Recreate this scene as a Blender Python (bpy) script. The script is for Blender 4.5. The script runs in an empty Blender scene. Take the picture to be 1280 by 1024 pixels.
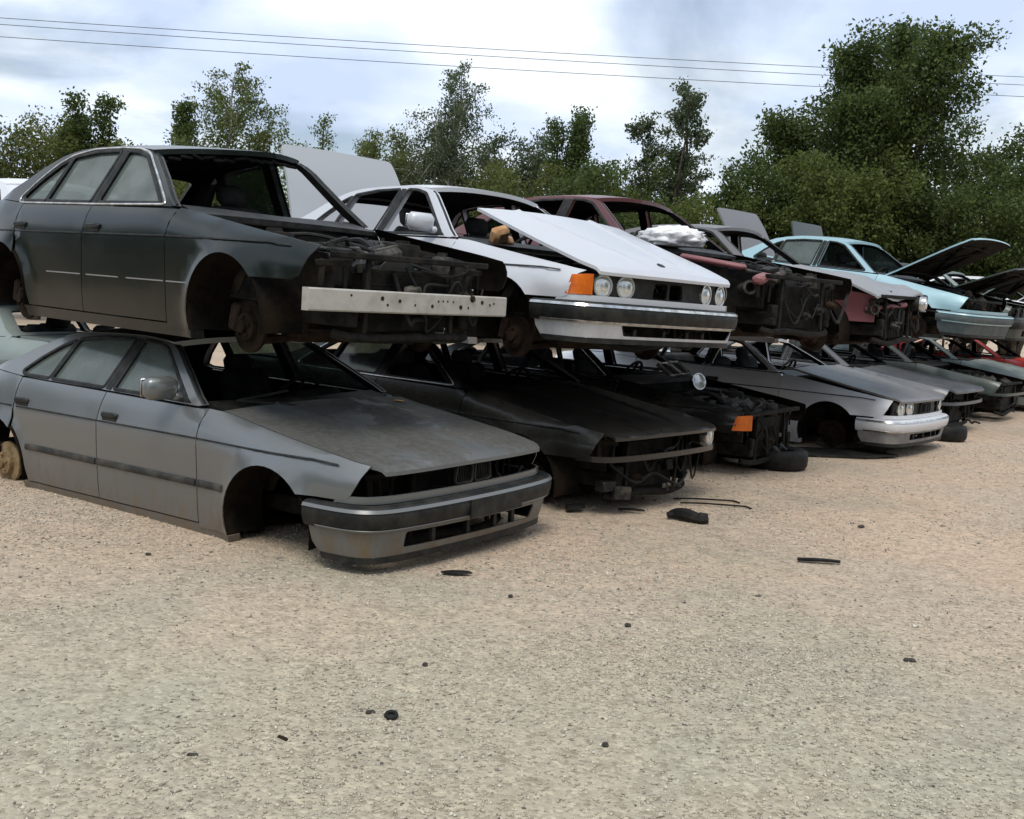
import bpy, bmesh, math, random
import numpy as np
from mathutils import Vector, Matrix, geometry

random.seed(7)
rng = np.random.default_rng(11)
scene = bpy.context.scene
C = scene.collection
R = math.radians

# ------------------------------------------------------------------ camera
cam_d = bpy.data.cameras.new('camera')
cam = bpy.data.objects.new('camera', cam_d)
C.objects.link(cam)
scene.camera = cam
cam_d.sensor_fit = 'HORIZONTAL'
cam_d.sensor_width = 36.0
cam_d.lens = 36.0 * 1371 / 1280
cam_d.clip_start = 0.05
cam_d.clip_end = 2000
_pi, _ro = R(6.238), R(3.403)
_fw = Vector((0, math.cos(_pi), -math.sin(_pi)))
_rt = Vector((1, 0, 0))
_up = _rt.cross(_fw)
_r2 = _rt * math.cos(_ro) + _up * math.sin(_ro)
_u2 = -_rt * math.sin(_ro) + _up * math.cos(_ro)
m = Matrix((( _r2.x, _u2.x, -_fw.x, 0), (_r2.y, _u2.y, -_fw.y, 0), (_r2.z, _u2.z, -_fw.z, 1.569), (0, 0, 0, 1)))
cam.matrix_world = m

# ------------------------------------------------------------------ sky and sun
SUN_EL, SUN_AZ = R(60), R(188)      # azimuth clockwise from +Y: behind the camera, a little to its left
world = bpy.data.worlds.new('World')
scene.world = world
world.use_nodes = True
nt = world.node_tree
nt.nodes.clear()
def N(t, kind, **kw):
    n = t.nodes.new(kind)
    for k, v in kw.items():
        if k.startswith('i_'):
            n.inputs[k[2:].replace('_', ' ')].default_value = v
        else:
            setattr(n, k, v)
    return n
def L(t, a, b):
    t.links.new(a, b)
def ramp(t, fac, stops):
    r = t.nodes.new('ShaderNodeValToRGB')
    els = r.color_ramp.elements
    while len(els) < len(stops):
        els.new(0.5)
    for e, (p, c) in zip(els, stops):
        e.position = p
        e.color = c if len(c) == 4 else (*c, 1)
    L(t, fac, r.inputs[0])
    return r
out = N(nt, 'ShaderNodeOutputWorld')
bg = N(nt, 'ShaderNodeBackground')
bg.inputs['Strength'].default_value = 0.085
sky = N(nt, 'ShaderNodeTexSky', sky_type='NISHITA', sun_disc=False, sun_elevation=SUN_EL, sun_rotation=SUN_AZ)
sky.air_density = 1.0
sky.dust_density = 1.6
tc = N(nt, 'ShaderNodeTexCoord')
sep = N(nt, 'ShaderNodeSeparateXYZ')
L(nt, tc.outputs['Generated'], sep.inputs[0])
zc = N(nt, 'ShaderNodeMath', operation='MAXIMUM'); zc.inputs[1].default_value = 0.0
L(nt, sep.outputs['Z'], zc.inputs[0])
za = N(nt, 'ShaderNodeMath', operation='ADD'); za.inputs[1].default_value = 0.22
L(nt, zc.outputs[0], za.inputs[0])
dx = N(nt, 'ShaderNodeMath', operation='DIVIDE'); dy = N(nt, 'ShaderNodeMath', operation='DIVIDE')
L(nt, sep.outputs['X'], dx.inputs[0]); L(nt, za.outputs[0], dx.inputs[1])
L(nt, sep.outputs['Y'], dy.inputs[0]); L(nt, za.outputs[0], dy.inputs[1])
cb = N(nt, 'ShaderNodeCombineXYZ')
L(nt, dx.outputs[0], cb.inputs[0]); L(nt, dy.outputs[0], cb.inputs[1])
mp = N(nt, 'ShaderNodeMapping'); mp.inputs['Location'].default_value = (0.35, 3.1, 0.0)
L(nt, cb.outputs[0], mp.inputs[0])
n1 = N(nt, 'ShaderNodeTexNoise'); n1.inputs['Scale'].default_value = 0.85; n1.inputs['Detail'].default_value = 7; n1.inputs['Roughness'].default_value = 0.55; n1.inputs['Distortion'].default_value = 0.5
n2 = N(nt, 'ShaderNodeTexNoise'); n2.inputs['Scale'].default_value = 1.5; n2.inputs['Detail'].default_value = 6; n2.inputs['Roughness'].default_value = 0.5
L(nt, mp.outputs[0], n1.inputs['Vector']); L(nt, mp.outputs[0], n2.inputs['Vector'])
cover = ramp(nt, n1.outputs['Fac'], [(0.38, (0.35,) * 3), (0.50, (1,) * 3)])
ccol = ramp(nt, n2.outputs['Fac'], [(0.34, (6.6, 7.9, 10.2)), (0.46, (8.2, 9.4, 11.4)), (0.57, (10.6, 11.4, 12.2))])
mx = N(nt, 'ShaderNodeMix', data_type='RGBA')
L(nt, cover.outputs[0], mx.inputs['Factor'])
L(nt, sky.outputs[0], mx.inputs['A'])
L(nt, ccol.outputs[0], mx.inputs['B'])
L(nt, mx.outputs['Result'], bg.inputs['Color'])
L(nt, bg.outputs[0], out.inputs[0])

sun_d = bpy.data.lights.new('sun', 'SUN')
sun_d.energy = 2.0
sun_d.angle = R(24)
sun_d.color = (1.0, 0.95, 0.86)
sun = bpy.data.objects.new('sun', sun_d)
C.objects.link(sun)
sdir = Vector((math.sin(SUN_AZ) * math.cos(SUN_EL), math.cos(SUN_AZ) * math.cos(SUN_EL), math.sin(SUN_EL)))
sun.rotation_euler = sdir.to_track_quat('Z', 'Y').to_euler()
scene.view_settings.view_transform = 'Standard'
scene.view_settings.look = 'None'
scene.view_settings.exposure = 0.22
scene.view_settings.gamma = 1.0

# ------------------------------------------------------------------ helpers
def tag(o, label=None, cat=None, group=None, kind=None):
    if label: o['label'] = label
    if cat: o['category'] = cat
    if group: o['group'] = group
    if kind: o['kind'] = kind
    return o
def empty(name, loc=(0, 0, 0), rot=(0, 0, 0)):
    o = bpy.data.objects.new(name, None)
    o.empty_display_size = 0.2
    o.location = loc
    o.rotation_euler = rot
    C.objects.link(o)
    return o
def mesh_obj(name, V, F, mats, parent=None, mi=None, sharp=None, smooth=True):
    me = bpy.data.meshes.new(name)
    me.from_pydata([tuple(map(float, v)) for v in V], [], F)
    if not isinstance(mats, (list, tuple)):
        mats = [mats]
    for mt in mats:
        me.materials.append(mt)
    if mi is not None:
        me.polygons.foreach_set('material_index', np.array(mi, dtype=np.int32))
    me.polygons.foreach_set('use_smooth', np.full(len(F), smooth))
    me.update()
    if sharp:
        me.set_sharp_from_angle(angle=R(sharp))
    o = bpy.data.objects.new(name, me)
    C.objects.link(o)
    if parent is not None:
        o.parent = parent
    return o
class MB:
    """collects solid pieces into one mesh"""
    def __init__(s):
        s.V = []; s.F = []
    def add(s, V, F):
        n = len(s.V)
        s.V += [tuple(v) for v in V]
        s.F += [tuple(i + n for i in f) for f in F]
        return s
    def box(s, c, d, rot=None, bev=0.0, taper=None):
        hx, hy, hz = d[0] / 2, d[1] / 2, d[2] / 2
        b = min(bev, hx * .9, hy * .9, hz * .9)
        V = []; F = []
        if b <= 0:
            V = [Vector((x * hx, y * hy, z * hz)) for x in (-1, 1) for y in (-1, 1) for z in (-1, 1)]
            F = [(0, 1, 3, 2), (4, 6, 7, 5), (0, 4, 5, 1), (2, 3, 7, 6), (0, 2, 6, 4), (1, 5, 7, 3)]
        else:
            idx = {}
            for sx in (-1, 1):
                for sy in (-1, 1):
                    for sz in (-1, 1):
                        for ax in range(3):
                            h = [hx - b, hy - b, hz - b]
                            h[ax] += b
                            idx[(sx, sy, sz, ax)] = len(V)
                            V.append(Vector((sx * h[0], sy * h[1], sz * h[2])))
            for ax in range(3):
                o1, o2 = (ax + 1) % 3, (ax + 2) % 3
                for sg in (-1, 1):
                    q = []
                    for a, c2 in ((-1, -1), (1, -1), (1, 1), (-1, 1)):
                        k = [0, 0, 0]; k[ax] = sg; k[o1] = a; k[o2] = c2
                        q.append(idx[(*k, ax)])
                    F.append(tuple(q if sg > 0 else q[::-1]))
                    # edges along axis ax
                for s1 in (-1, 1):
                    for s2 in (-1, 1):
                        k0 = [0, 0, 0]; k0[o1] = s1; k0[o2] = s2
                        ka = list(k0); ka[ax] = -1; kb = list(k0); kb[ax] = 1
                        q = [idx[(*ka, o1)], idx[(*kb, o1)], idx[(*kb, o2)], idx[(*ka, o2)]]
                        F.append(tuple(q if s1 * s2 < 0 else q[::-1]))
            for sx in (-1, 1):
                for sy in (-1, 1):
                    for sz in (-1, 1):
                        q = [idx[(sx, sy, sz, a)] for a in range(3)]
                        F.append(tuple(q if sx * sy * sz > 0 else q[::-1]))
        if taper:
            V = [Vector((v.x * (1 + taper * v.z / hz), v.y * (1 + taper * v.z / hz), v.z)) for v in V]
        if rot is not None:
            M = rot if isinstance(rot, Matrix) else Matrix.Rotation(rot[2], 3, 'Z') @ Matrix.Rotation(rot[1], 3, 'Y') @ Matrix.Rotation(rot[0], 3, 'X')
            V = [M @ v for v in V]
        cc = Vector(c)
        return s.add([v + cc for v in V], F)
    def tube(s, pts, r, n=8, cap=True, closed=False):
        P = [Vector(p) for p in pts]
        rs = r if isinstance(r, (list, tuple)) else [r] * len(P)
        V = []; F = []
        ref = None
        for i, p in enumerate(P):
            a = P[i - 1] if (i > 0 or closed) else p
            b = P[(i + 1) % len(P)] if (i < len(P) - 1 or closed) else p
            t = (b - a)
            t = t.normalized() if t.length > 1e-9 else Vector((0, 0, 1))
            if ref is None:
                ref = Vector((0, 0, 1)) if abs(t.z) < .9 else Vector((1, 0, 0))
            u = (ref - t * ref.dot(t))
            u = u.normalized() if u.length > 1e-6 else t.orthogonal().normalized()
            ref = u
            w = t.cross(u)
            for k in range(n):
                an = 2 * math.pi * k / n
                V.append(p + (u * math.cos(an) + w * math.sin(an)) * rs[i])
        m_ = len(P)
        for i in range(m_ if closed else m_ - 1):
            for k in range(n):
                a = i * n + k; b = i * n + (k + 1) % n
                j = (i + 1) % m_
                F.append((a, b, j * n + (k + 1) % n, j * n + k))
        if cap and not closed:
            F.append(tuple(range(n))[::-1]); F.append(tuple((m_ - 1) * n + k for k in range(n)))
        return s.add(V, F)
    def lathe(s, prof, origin, axis, n=20, cap=True):
        """prof: list of (radius, distance along axis)"""
        ax = Vector(axis).normalized(); u = ax.orthogonal().normalized(); w = ax.cross(u); o = Vector(origin)
        V = []; F = []
        for r, h in prof:
            for k in range(n):
                an = 2 * math.pi * k / n
                V.append(o + ax * h + (u * math.cos(an) + w * math.sin(an)) * max(r, 1e-4))
        for i in range(len(prof) - 1):
            for k in range(n):
                F.append((i * n + k, i * n + (k + 1) % n, (i + 1) * n + (k + 1) % n, (i + 1) * n + k))
        if cap:
            F.append(tuple(range(n))[::-1]); F.append(tuple((len(prof) - 1) * n + k for k in range(n)))
        return s.add(V, F)
    def build(s, name, mat, parent=None, sharp=40):
        return mesh_obj(name, s.V, s.F, mat, parent, sharp=sharp)

def curve(pts):
    """monotone cubic interpolation"""
    pts = sorted(pts)
    x = np.array([p[0] for p in pts], float); y = np.array([p[1] for p in pts], float)
    h = np.diff(x); d = np.diff(y) / h
    mm = np.zeros(len(x)); mm[0] = d[0]; mm[-1] = d[-1]
    for i in range(1, len(x) - 1):
        if d[i - 1] * d[i] > 0:
            w1 = 2 * h[i] + h[i - 1]; w2 = h[i] + 2 * h[i - 1]
            mm[i] = (w1 + w2) / (w1 / d[i - 1] + w2 / d[i])
    def f(q):
        q = np.asarray(q, float)
        qc = np.clip(q, x[0], x[-1])
        i = np.clip(np.searchsorted(x, qc) - 1, 0, len(x) - 2)
        t = (qc - x[i]) / h[i]
        r = (2*t**3 - 3*t**2 + 1) * y[i] + (t**3 - 2*t**2 + t) * h[i] * mm[i] + (-2*t**3 + 3*t**2) * y[i+1] + (t**3 - t**2) * h[i] * mm[i+1]
        return r
    return f
def catmull(pts, n=6):
    P = [np.array(p, float) for p in pts]
    P = [2 * P[0] - P[1]] + P + [2 * P[-1] - P[-2]]
    o = []
    for i in range(1, len(P) - 2):
        for k in range(n):
            t = k / n
            a, b, c, d = P[i-1:i+3]
            o.append(.5 * ((2*b) + (-a + c) * t + (2*a - 5*b + 4*c - d) * t*t + (-a + 3*b - 3*c + d) * t**3))
    o.append(P[-2])
    return np.array(o)
def densify(loop, sp, closed=True):
    o = []
    n = len(loop)
    for i in range(n if closed else n - 1):
        a = np.array(loop[i], float); b = np.array(loop[(i + 1) % n], float)
        k = max(1, int(math.ceil(np.linalg.norm(b - a) / sp)))
        for j in range(k):
            o.append(a + (b - a) * j / k)
    if not closed:
        o.append(np.array(loop[-1], float))
    return np.array(o)
def round_poly(pts, r, n=4):
    o = []
    P = [np.array(p, float) for p in pts]
    for i in range(len(P)):
        a, b, c = P[i - 1], P[i], P[(i + 1) % len(P)]
        u = a - b; v = c - b
        lu, lv = np.linalg.norm(u), np.linalg.norm(v)
        rr = min(r, lu * .45, lv * .45)
        p0 = b + u / lu * rr; p1 = b + v / lv * rr
        for k in range(n + 1):
            t = k / n
            o.append((1-t)**2 * p0 + 2*t*(1-t) * b + t*t * p1)
    return o
def inside(loops, U):
    r = np.zeros(len(U), bool)
    for lp in loops:
        a = lp; b = np.roll(lp, -1, axis=0)
        for (x0, y0), (x1, y1) in zip(a, b):
            if y0 == y1: continue
            cnd = ((y0 > U[:, 1]) != (y1 > U[:, 1]))
            xi = (x1 - x0) * (U[:, 1] - y0) / (y1 - y0) + x0
            r ^= cnd & (U[:, 0] < xi)
    return r
def panel(name, loops, mapf, off, mats, parent, sp=.09, post=None):
    """sheet-metal piece: a 2D outline with holes, laid on a curved surface, with thickness"""
    lp = [densify(l, sp * .8) for l in loops]
    allb = np.concatenate(lp)
    lo, hi = allb.min(0), allb.max(0)
    gx = np.arange(lo[0] + sp / 2, hi[0], sp); gy = np.arange(lo[1] + sp / 2, hi[1], sp)
    G = np.stack(np.meshgrid(gx, gy), -1).reshape(-1, 2)
    if len(G):
        G = G[inside(lp, G)]
    if len(G):
        dm = np.sqrt(((G[:, None] - allb[None]) ** 2).sum(-1)).min(1)
        G = G[dm > sp * .35]
    pts = [Vector(p) for p in allb] + [Vector(p) for p in G]
    ed = []; k = 0
    for l in lp:
        n = len(l)
        ed += [(k + i, k + (i + 1) % n) for i in range(n)]
        k += n
    rv = geometry.delaunay_2d_cdt(pts, ed, [], 0, 1e-6)
    U = np.array([tuple(v) for v in rv[0]])
    T = np.array([f for f in rv[2] if len(f) == 3], int)
    T = T[inside(lp, U[T].mean(1))]
    a, b, c = U[T[:, 0]], U[T[:, 1]], U[T[:, 2]]
    ar = np.abs((b[:, 0]-a[:, 0])*(c[:, 1]-a[:, 1]) - (b[:, 1]-a[:, 1])*(c[:, 0]-a[:, 0]))
    T = T[ar > 1e-8]
    P = np.array(mapf(U[:, 0], U[:, 1])).T
    O = off(U[:, 0], U[:, 1]).T if callable(off) else np.tile(np.array(off, float), (len(P), 1))
    B = P + O
    if post is not None:
        P = post(P); B = post(B)
    nrm = np.cross(P[T[:, 1]] - P[T[:, 0]], P[T[:, 2]] - P[T[:, 0]])
    if (nrm * (P - B)[T[:, 0]]).sum() < 0:
        T = T[:, ::-1]
    n = len(P)
    F = [tuple(t) for t in T] + [(t[0] + n, t[2] + n, t[1] + n) for t in T]
    mi = [0] * len(T) + [1 if isinstance(mats, (list, tuple)) and len(mats) > 1 else 0] * len(T)
    cnt = {}
    for t in T:
        for i in range(3):
            e = (t[i], t[(i + 1) % 3])
            if (e[1], e[0]) in cnt: del cnt[(e[1], e[0])]
            else: cnt[e] = 1
    V = [P, B]; base = 2 * n
    rim = []
    for (i, j) in cnt:
        rim += [P[i], P[j], B[j], B[i]]
        F.append((base, base + 3, base + 2, base + 1)); base += 4
        mi.append(0)
    if rim: V.append(np.array(rim))
    return mesh_obj(name, np.concatenate(V), F, mats, parent, mi=mi)
def ribbon(P, Nn, wd, dp, closed=False):
    """bar of rectangular section that follows points P lying on a surface with normals Nn"""
    P = np.array(P, float); Nn = np.array(Nn, float)
    n = len(P)
    T = np.zeros_like(P)
    for i in range(n):
        a = P[i - 1] if (i > 0 or closed) else P[i]
        b = P[(i + 1) % n] if (i < n - 1 or closed) else P[i]
        T[i] = (b - a) / (np.linalg.norm(b - a) + 1e-9)
    Bn = np.cross(Nn, T); Bn /= (np.linalg.norm(Bn, axis=1)[:, None] + 1e-9)
    V = []; F = []
    prof = [(-.5, -.3), (-.5, .6), (-.25, 1), (.25, 1), (.5, .6), (.5, -.3)]
    k = len(prof)
    for i in range(n):
        for (a, b) in prof:
            V.append(P[i] + Bn[i] * a * wd + Nn[i] * b * dp)
    for i in range(n if closed else n - 1):
        j = (i + 1) % n
        for q in range(k):
            F.append((i*k + q, j*k + q, j*k + (q+1) % k, i*k + (q+1) % k))
    if not closed:
        F.append(tuple(range(k))); F.append(tuple((n-1)*k + q for q in range(k))[::-1])
    return V, F

# ------------------------------------------------------------------ materials
MATS = {}
def pm(name, col, rough=.6, metal=0.0, spec=.5, coat=0.0):
    if name in MATS: return MATS[name]
    mt = bpy.data.materials.new(name); mt.use_nodes = True
    t = mt.node_tree; b = t.nodes['Principled BSDF']
    b.inputs['Base Color'].default_value = (*col, 1)
    b.inputs['Roughness'].default_value = rough
    b.inputs['Metallic'].default_value = metal
    b.inputs['Specular IOR Level'].default_value = spec
    b.inputs['Coat Weight'].default_value = coat
    MATS[name] = mt
    return mt
def grimy(name, col, col2, scale=6, rough=.75, metal=0.0, lo=.42, hi=.62, bump=.15, detail=6, spec=.25):
    """two-tone grime or rust broken up by noise"""
    if name in MATS: return MATS[name]
    mt = pm(name, col, rough, metal, spec); t = mt.node_tree; b = t.nodes['Principled BSDF']
    tc = N(t, 'ShaderNodeTexCoord')
    n = N(t, 'ShaderNodeTexNoise'); n.inputs['Scale'].default_value = scale; n.inputs['Detail'].default_value = detail; n.inputs['Roughness'].default_value = .65
    L(t, tc.outputs['Object'], n.inputs['Vector'])
    r = ramp(t, n.outputs['Fac'], [(lo, col), (hi, col2)])
    L(t, r.outputs[0], b.inputs['Base Color'])
    if bump:
        bp = N(t, 'ShaderNodeBump'); bp.inputs['Strength'].default_value = bump; bp.inputs['Distance'].default_value = .01
        L(t, n.outputs['Fac'], bp.inputs['Height']); L(t, bp.outputs[0], b.inputs['Normal'])
    return mt
def paint(name, col, dust=(.30, .26, .20), dusty=.35, mud=.5, metal=.0, rough=.32, coat=.5, rust=0.0, top_dust=.3, spec=.5, patch=False):
    """car paint with dust film, mud splashed over the lower panels, scratches"""
    if name in MATS: return MATS[name]
    mt = pm(name, col, rough, metal, spec, coat); t = mt.node_tree; b = t.nodes['Principled BSDF']
    b.inputs['Coat Roughness'].default_value = .12
    tc = N(t, 'ShaderNodeTexCoord')
    sp = N(t, 'ShaderNodeSeparateXYZ'); L(t, tc.outputs['Object'], sp.inputs[0])
    n1 = N(t, 'ShaderNodeTexNoise'); n1.inputs['Scale'].default_value = 3.2; n1.inputs['Detail'].default_value = 8; n1.inputs['Roughness'].default_value = .7
    n2 = N(t, 'ShaderNodeTexNoise'); n2.inputs['Scale'].default_value = 22; n2.inputs['Detail'].default_value = 6; n2.inputs['Roughness'].default_value = .7
    L(t, tc.outputs['Object'], n1.inputs['Vector']); L(t, tc.outputs['Object'], n2.inputs['Vector'])
    # mud height
    mr = N(t, 'ShaderNodeMapRange'); mr.inputs['From Min'].default_value = .62; mr.inputs['From Max'].default_value = .15
    L(t, sp.outputs['Z'], mr.inputs['Value'])
    mr.clamp = False
    n4 = N(t, 'ShaderNodeTexNoise'); n4.inputs['Scale'].default_value = 7; n4.inputs['Detail'].default_value = 8; n4.inputs['Roughness'].default_value = .72
    st = N(t, 'ShaderNodeMapping'); st.inputs['Scale'].default_value = (1.6, 1.6, .45); L(t, tc.outputs['Object'], st.inputs[0]); L(t, st.outputs[0], n4.inputs['Vector'])
    ma = N(t, 'ShaderNodeMath', operation='MULTIPLY_ADD'); ma.inputs[1].default_value = 2.6; ma.inputs[2].default_value = -1.75
    L(t, n4.outputs['Fac'], ma.inputs[0])
    mb = N(t, 'ShaderNodeMath', operation='ADD'); L(t, mr.outputs[0], mb.inputs[0]); L(t, ma.outputs[0], mb.inputs[1])
    mc0 = N(t, 'ShaderNodeMath', operation='MULTIPLY', use_clamp=True); mc0.inputs[1].default_value = 1.5; L(t, mb.outputs[0], mc0.inputs[0])
    mc = N(t, 'ShaderNodeMath', operation='MULTIPLY', use_clamp=True); mc.inputs[1].default_value = min(1, mud); L(t, mc0.outputs[0], mc.inputs[0])
    # dust film
    d1 = ramp(t, n1.outputs['Fac'], [(.35, (0,) * 3), (.7, (1,) * 3)])
    if patch:
        n3 = N(t, 'ShaderNodeTexNoise'); n3.inputs['Scale'].default_value = 1.5; n3.inputs['Detail'].default_value = 6; n3.inputs['Roughness'].default_value = .62; n3.inputs['Distortion'].default_value = .8
        L(t, tc.outputs['Object'], n3.inputs['Vector'])
        d1 = ramp(t, n3.outputs['Fac'], [(.40, (0,) * 3), (.44, (.75,) * 3), (.6, (1,) * 3)])
    d2 = ramp(t, n2.outputs['Fac'], [(.40, (.55,) * 3), (.65, (1,) * 3)])
    dm = N(t, 'ShaderNodeMath', operation='MULTIPLY'); L(t, d1.outputs[0], dm.inputs[0]); L(t, d2.outputs[0], dm.inputs[1])
    ge = N(t, 'ShaderNodeNewGeometry'); sg = N(t, 'ShaderNodeSeparateXYZ'); L(t, ge.outputs['Normal'], sg.inputs[0])
    up = N(t, 'ShaderNodeMath', operation='MAXIMUM'); up.inputs[1].default_value = 0; L(t, sg.outputs['Z'], up.inputs[0])
    ud = N(t, 'ShaderNodeMath', operation='MULTIPLY_ADD'); ud.inputs[1].default_value = top_dust; ud.inputs[2].default_value = dusty * .5; L(t, up.outputs[0], ud.inputs[0])
    de = N(t, 'ShaderNodeMath', operation='MULTIPLY_ADD'); de.inputs[1].default_value = 1.05 if patch else .8; de.inputs[2].default_value = .06 if patch else .35; L(t, dm.outputs[0], de.inputs[0])
    df = N(t, 'ShaderNodeMath', operation='MULTIPLY', use_clamp=True); L(t, de.outputs[0], df.inputs[0]); L(t, ud.outputs[0], df.inputs[1])
    m1 = N(t, 'ShaderNodeMix', data_type='RGBA'); m1.inputs['A'].default_value = (*col, 1); m1.inputs['B'].default_value = (*dust, 1)
    L(t, df.outputs[0], m1.inputs['Factor'])
    m2 = N(t, 'ShaderNodeMix', data_type='RGBA'); m2.inputs['B'].default_value = (.16, .115, .065, 1)
    L(t, m1.outputs['Result'], m2.inputs['A']); L(t, mc.outputs[0], m2.inputs['Factor'])
    last = m2
    if rust:
        rr = ramp(t, n2.outputs['Fac'], [(.66 - rust * .1, (0,) * 3), (.70 - rust * .08, (1,) * 3)])
        m3 = N(t, 'ShaderNodeMix', data_type='RGBA'); m3.inputs['B'].default_value = (.10, .04, .018, 1)
        L(t, m2.outputs['Result'], m3.inputs['A']); L(t, rr.outputs[0], m3.inputs['Factor']); last = m3
    L(t, last.outputs['Result'], b.inputs['Base Color'])
    ro = N(t, 'ShaderNodeMath', operation='ADD'); L(t, df.outputs[0], ro.inputs[0]); L(t, mc.outputs[0], ro.inputs[1])
    rm = N(t, 'ShaderNodeMapRange'); rm.inputs['To Min'].default_value = rough; rm.inputs['To Max'].default_value = .85
    L(t, ro.outputs[0], rm.inputs['Value']); L(t, rm.outputs[0], b.inputs['Roughness'])
    cw = N(t, 'ShaderNodeMapRange'); cw.inputs['To Min'].default_value = coat; cw.inputs['To Max'].default_value = 0; cw.inputs['From Max'].default_value = .6
    L(t, ro.outputs[0], cw.inputs['Value']); L(t, cw.outputs[0], b.inputs['Coat Weight'])
    if metal:
        mt_ = N(t, 'ShaderNodeMapRange'); mt_.inputs['To Min'].default_value = metal; mt_.inputs['To Max'].default_value = 0
        L(t, ro.outputs[0], mt_.inputs['Value']); L(t, mt_.outputs[0], b.inputs['Metallic'])
    bp = N(t, 'ShaderNodeBump'); bp.inputs['Strength'].default_value = .06; bp.inputs['Distance'].default_value = .01
    L(t, n1.outputs['Fac'], bp.inputs['Height']); L(t, bp.outputs[0], b.inputs['Normal'])
    return mt
def glass_mat(name, tint, dust, amount):
    if name in MATS: return MATS[name]
    mt = pm(name, dust, .12, 0, .6); t = mt.node_tree; b = t.nodes['Principled BSDF']
    o = t.nodes['Material Output']
    tr = N(t, 'ShaderNodeBsdfTransparent'); tr.inputs[0].default_value = (*tint, 1)
    mx = N(t, 'ShaderNodeMixShader')
    tc = N(t, 'ShaderNodeTexCoord'); n = N(t, 'ShaderNodeTexNoise'); n.inputs['Scale'].default_value = 4; n.inputs['Detail'].default_value = 7
    L(t, tc.outputs['Object'], n.inputs['Vector'])
    mr = N(t, 'ShaderNodeMapRange'); mr.inputs['From Min'].default_value = .3; mr.inputs['From Max'].default_value = .7
    mr.inputs['To Min'].default_value = amount * .75; mr.inputs['To Max'].default_value = min(1, amount * 1.25)
    L(t, n.outputs['Fac'], mr.inputs['Value']); L(t, mr.outputs[0], mx.inputs[0])
    L(t, tr.outputs[0], mx.inputs[1]); L(t, b.outputs[0], mx.inputs[2]); L(t, mx.outputs[0], o.inputs[0])
    return mt
M_trim = grimy('black plastic trim', (.009, .010, .010), (.028, .027, .023), 9, .48, spec=.25)
M_rub = grimy('window rubber', (.010, .011, .011), (.03, .03, .028), 14, .6)
M_chrome = grimy('chrome trim', (.62, .63, .64), (.35, .34, .31), 12, .22, .9, bump=0)
M_int = grimy('dark interior cloth', (.008, .008, .008), (.022, .021, .019), 5, .9, spec=.12)
M_seat = grimy('seat upholstery', (.022, .022, .024), (.055, .053, .05), 8, .85)
M_bay = grimy('engine bay grime', (.005, .0055, .005), (.024, .020, .015), 8, .75, spec=.15)
M_metal = grimy('dull cast metal', (.02, .02, .019), (.09, .08, .066), 12, .6, .3)
M_rust = grimy('rusty steel', (.009, .007, .005), (.036, .018, .010), 16, .9, lo=.35, hi=.7)
M_under = grimy('underbody coating', (.005, .005, .004), (.020, .013, .008), 5, .9, spec=.1)
M_hub = grimy('tan rusty hub', (.12, .075, .035), (.32, .24, .13), 14, .85, lo=.35, hi=.65)
M_hose = grimy('rubber hose', (.007, .007, .007), (.020, .019, .017), 10, .6, spec=.2)
M_alu = grimy('weathered aluminium beam', (.43, .41, .375), (.29, .26, .22), 7, .6, .15, lo=.45, hi=.75, bump=.05)
M_lens = None
def lens():
    mt = pm('headlamp glass', (.62, .64, .62), .12, .35, .8, .6); return mt
M_lens = lens()
M_refl = pm('lamp reflector', (.75, .76, .76), .2, .9)
M_amber = grimy('amber indicator lens', (.70, .16, .012), (.50, .10, .008), 9, .22, bump=.1, spec=.5)
M_red = pm('red lamp lens', (.35, .015, .012), .3)
M_glass = glass_mat('dusty side glass', (.50, .58, .54), (.145, .175, .16), .55)
M_gclear = glass_mat('clear side glass', (.7, .77, .74), (.20, .23, .22), .22)
M_white = grimy('white plastic sheet', (.78, .79, .80), (.60, .61, .63), 8, .5)
M_tan = grimy('tan foam padding', (.45, .24, .11), (.60, .42, .26), 9, .9)

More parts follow.
